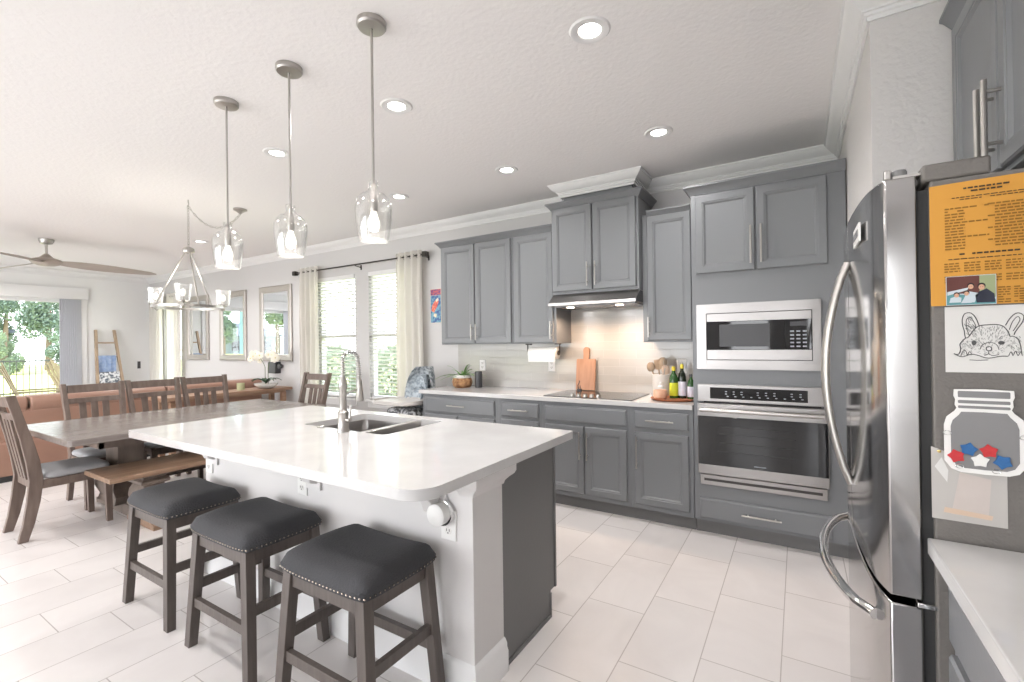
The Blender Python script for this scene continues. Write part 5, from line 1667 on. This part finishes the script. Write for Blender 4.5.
# ceiling fan
FXc, FYc = -8.05, 1.86
t = T('ceiling_fan', 'ceiling fan with three pale wooden propeller blades', 'ceiling fan', (FXc, FYc, CH))
build('canopy', MB().lathe([(0, CH-.001), (.075, CH-.001), (.075, CH-.02), (.06, CH-.055), (.03, CH-.065), (0, CH-.066)], (FXc, FYc), 24), 'brushed_nickel', t)
build('downrod', MB().tube([(FXc, FYc, CH-.06), (FXc, FYc, 2.52)], .014, 10), 'brushed_nickel', t)
build('motor', MB().lathe([(.02, 2.56), (.04, 2.54), (.07, 2.51), (.14, 2.485), (.155, 2.46), (.13, 2.43), (.09, 2.415), (0, 2.41)], (FXc, FYc), 28), 'fan_blade', t)
for a in (78, 198, 318):
    a = radians(a); d = Vector((cos(a), sin(a), 0)); w = Vector((-sin(a), cos(a), 0)); rings = []
    for i in range(15):
        u = i/14; r_ = .11+1.0*u
        hw = .045+.06*sin(pi*min(1, u**.8*.93+.03)); 
        if u > .97: hw = .02
        tw = -radians(22-8*u); z = 2.455-.045*u
        c0 = Vector((FXc, FYc, z))+d*r_
        e_ = w*cos(tw)+Vector((0, 0, 1))*sin(tw); nn = Vector((0, 0, 1))*cos(tw)-w*sin(tw)
        rings.append([tuple(c0-e_*hw), tuple(c0-nn*.005), tuple(c0+e_*hw), tuple(c0+nn*.007)])
    build('blade', MB().loft(rings), 'fan_blade', t, smooth=60)

# ================================================================== OUTSIDE
struct('ground', MB().box(-60, -11.3, -40, 45, -.14, -.05).box(-11.3, 12, 4.3, 45, -.14, -.05).box(-11.3, 12, -40, -3.8, -.14, -.05), 'lawn', 'sunlit lawn beyond the lanai', smooth=0)
struct('bounce_ground', MB().box(-11.3, 8, -38, -3.8, -.05, -.01), 'patio', smooth=0)  # unseen paving added so light bounced indoors stays neutral instead of green
struct('patio', MB().box(-15.0, -11.24, -1.5, 6.0, -.05, -.01), 'patio', 'concrete lanai floor', smooth=0)
b = MB(); b.box(-15.05, -11.24, -1.5, 6.0, 2.75, 2.9)
struct('lanai_roof', b, 'teal_paint', smooth=0)
for i, (x, y) in enumerate(((-14.9, .1), (-14.9, 5.9))):
    S('lanai_column', MB().box(x-.13, x+.13, y-.13, y+.13, -.01, 2.749), 'teal_paint', ['pale blue lanai column reflected in the right mirror', 'pale blue lanai column at the far corner of the lanai'][i], 'column', (x, y, 0), bevel=.01)
t = T('railing_fence', 'black metal railing fence between lanai and lawn', 'fence', (-19, 4, 0))
b = MB(); y = -6.0
k = 0
while y < 14:
    b.box(-19.01, -18.99, y-.008, y+.008, -.05, 1.05); y += .13
build('pickets', b, 'fence_metal', t, smooth=0)
build('rails', MB().box(-19.02, -18.98, -6, 14, 1.0, 1.04).box(-19.02, -18.98, -6, 14, .08, .12), 'fence_metal', t, smooth=0)
for y in (-6, -2, 2, 6, 10, 14):
    build('post', MB().box(-19.03, -18.97, y-.03, y+.03, -.05, 1.12), 'fence_metal', t, smooth=0)
def adir(label, x, y, rz):
    t = T('adirondack_chair', label, 'chair', (0, 0, 0), 'wooden adirondack chairs on the lanai')
    build('seat', MB().bar((.28, 0, .36), (-.22, 0, .24), .52, .03, up=(0, 0, 1)), 'adirondack', t, bevel=.004)
    for k in range(5):
        yy = (k-2)*.11
        build('back_slat', MB().bar((-.2, yy*.8, .24), (-.5, yy*1.15, 1.0+.06*(2-abs(k-2))), .095, .02, up=(1, 0, 0)), 'adirondack', t, bevel=.003)
    for s in (-1, 1):
        build('armrest', MB().box(-.35, .33, s*.33-.06, s*.33+.06, .55, .575), 'adirondack', t, bevel=.004)
        build('front_leg', MB().box(.22, .3, s*.3-.02, s*.3+.02, -.01, .55), 'adirondack', t, bevel=.003)
        build('rear_leg', MB().bar((.25, s*.27, .34), (-.45, s*.27, .01), .03, .1, up=(0, 0, 1)), 'adirondack', t, bevel=.003)
    t.location = (x, y, 0); t.rotation_euler = (0, 0, rz); t['label'] = label
    return t
ad = adir('wooden adirondack chair outside, its slanted back seen through the sliding door', -12.5, 2.78, radians(76))
dup(ad, (-13.9, 3.75, 0), radians(100), 'second wooden adirondack chair outside, nearer the grey blind stack')
def tree(label, x, y, h, r, m, seed, n=5200, zb=None):
    random.seed(seed)
    t = T('tree', label, 'tree', (x, y, -.05), 'trees beyond the lawn')
    zb = h*.35 if zb is None else zb
    build('trunk', MB().tube([(x, y, -.06), (x+.1, y, h*.3), (x-.1, y+.1, h*.75)], [.22, .16, .07], 8), 'bark', t)
    b = MB()
    lobes = [(x+random.uniform(-r, r)*.5, y+random.uniform(-r, r)*.5, random.uniform(zb, h-r*.2), random.uniform(.3, .48)*r) for _ in range(14)]
    for k in range(n):
        lx_, ly_, lz_, lr = lobes[k % len(lobes)]
        v = Vector((random.gauss(0, 1), random.gauss(0, 1), random.gauss(0, .8))).normalized()*lr*random.uniform(.75, 1.05)
        c0 = Vector((lx_, ly_, lz_))+v
        s_ = .13*r/2.2; a = Vector((random.gauss(0, 1), random.gauss(0, 1), random.gauss(0, 1))).normalized()
        c_ = a.orthogonal().normalized(); q = len(b.v)
        b.v += [tuple(c0+a*s_), tuple(c0+c_*s_*.6), tuple(c0-a*s_), tuple(c0-c_*s_*.6)]
        b.face((q, q+1, q+2, q+3))
    build('foliage', b, m, t, smooth=0)
tr = [(-42, 6.4, 5.6, 1.7), (-43, 10.0, 6.2, 1.7), (-42, 13.6, 5.4, 1.7), (-44, -13.5, 8, 2.2), (-44, -18.6, 8.5, 2.3), (-44, -24, 8, 2.3), (-40, -31, 8, 2.6), (-49.5, 9.2, 6.4, 1.5), (-49.5, 12.9, 6.0, 1.5), (-37.5, 9.6, 2.6, 1.1), (-37.5, 6.9, 2.4, 1.0)]
lbs = ['rounded tree at the left of the view through the sliding door', 'tallest rounded tree in the middle of the view through the sliding door', 'tree at the right of the view through the sliding door, beside the blind stack', 'tree behind the grey house, seen in the middle mirror', 'tree seen in the middle mirror left of the grey house', 'tree seen in the right mirror beside the column', 'tree seen at the edge of the right mirror', 'more distant tree behind the gap between the first two trees through the sliding door', 'more distant tree partly hidden by the grey blind stack', 'low bushy evergreen on the lawn in the middle of the sliding door view', 'low bushy evergreen on the lawn at the left of the sliding door view']
for i, (x, y, h, r) in enumerate(tr):
    tree(lbs[i], x, y, h, r, 'tree_leaf' if i % 2 == 0 else 'tree_leaf_dark', 30+i, zb=h*(.3 if h > 3 else .12))
def house(label, x, y, sx, sy, h, hr):
    t = T('neighbour_house', label, 'house', (x, y, -.05))
    wl = build('walls', MB().box(x-sx, x+sx, y-sy, y+sy, -.05, h), 'far_house', t, smooth=0)
    b = MB().loft([[(x-sx-.4, y-sy-.4, h), (x+sx+.4, y-sy-.4, h), (x+sx+.4, y+sy+.4, h), (x-sx-.4, y+sy+.4, h)], [(x-sx*.2, y-sy*.4, h+hr), (x+sx*.2, y-sy*.4, h+hr), (x+sx*.2, y+sy*.4, h+hr), (x-sx*.2, y+sy*.4, h+hr)]])
    build('roof', b, 'far_roof', t, smooth=0)
    for k in (-.5, .1, .6):
        build('window', MB().box(x+sx, x+sx+.03, y+k*sy-.4, y+k*sy+.4, .9, 1.9), 'black_glass', wl, smooth=0)
house('low grey house with hipped roof reflected in the middle mirror', -52, -19, 3.0, 3.0, 2.4, 1.5)
house('distant grey house at the far left of the sliding door view', -52, 8.0, 2, 1.6, 2.6, 1.2)
# shrubs outside the kitchen windows
for i, (x, y, lb) in enumerate(((-7.4, 7.2, 'leafy green shrub behind the blinds of the left window'), (-4.9, 7.2, 'leafy green shrub behind the blinds of the right window'), (-9.9, 7.4, 'leafy green shrub outside left of the blinds'))):
    random.seed(80+i)
    b = MB()
    for k in range(1500):
        v = Vector((random.gauss(0, 1), random.gauss(0, 1), random.gauss(0, 1))).normalized()
        c0 = Vector((x, y, .6))+Vector((v.x*.95, v.y*.5, v.z*.75))*random.uniform(.8, 1.05)
        a = Vector((random.gauss(0, 1), random.gauss(0, 1), random.gauss(0, 1))).normalized(); c_ = a.orthogonal().normalized(); s_ = .07; q = len(b.v)
        b.v += [tuple(c0+a*s_), tuple(c0+c_*s_*.6), tuple(c0-a*s_), tuple(c0-c_*s_*.6)]; b.face((q, q+1, q+2, q+3))
    t = T('shrub', lb, 'shrub', (x, y, -.05), 'shrubs outside the windows')
    build('foliage', b, 'tree_leaf', t, smooth=0)
    build('stem', MB().tube([(x, y, -.05), (x, y, .6)], .03, 6), 'bark', t)
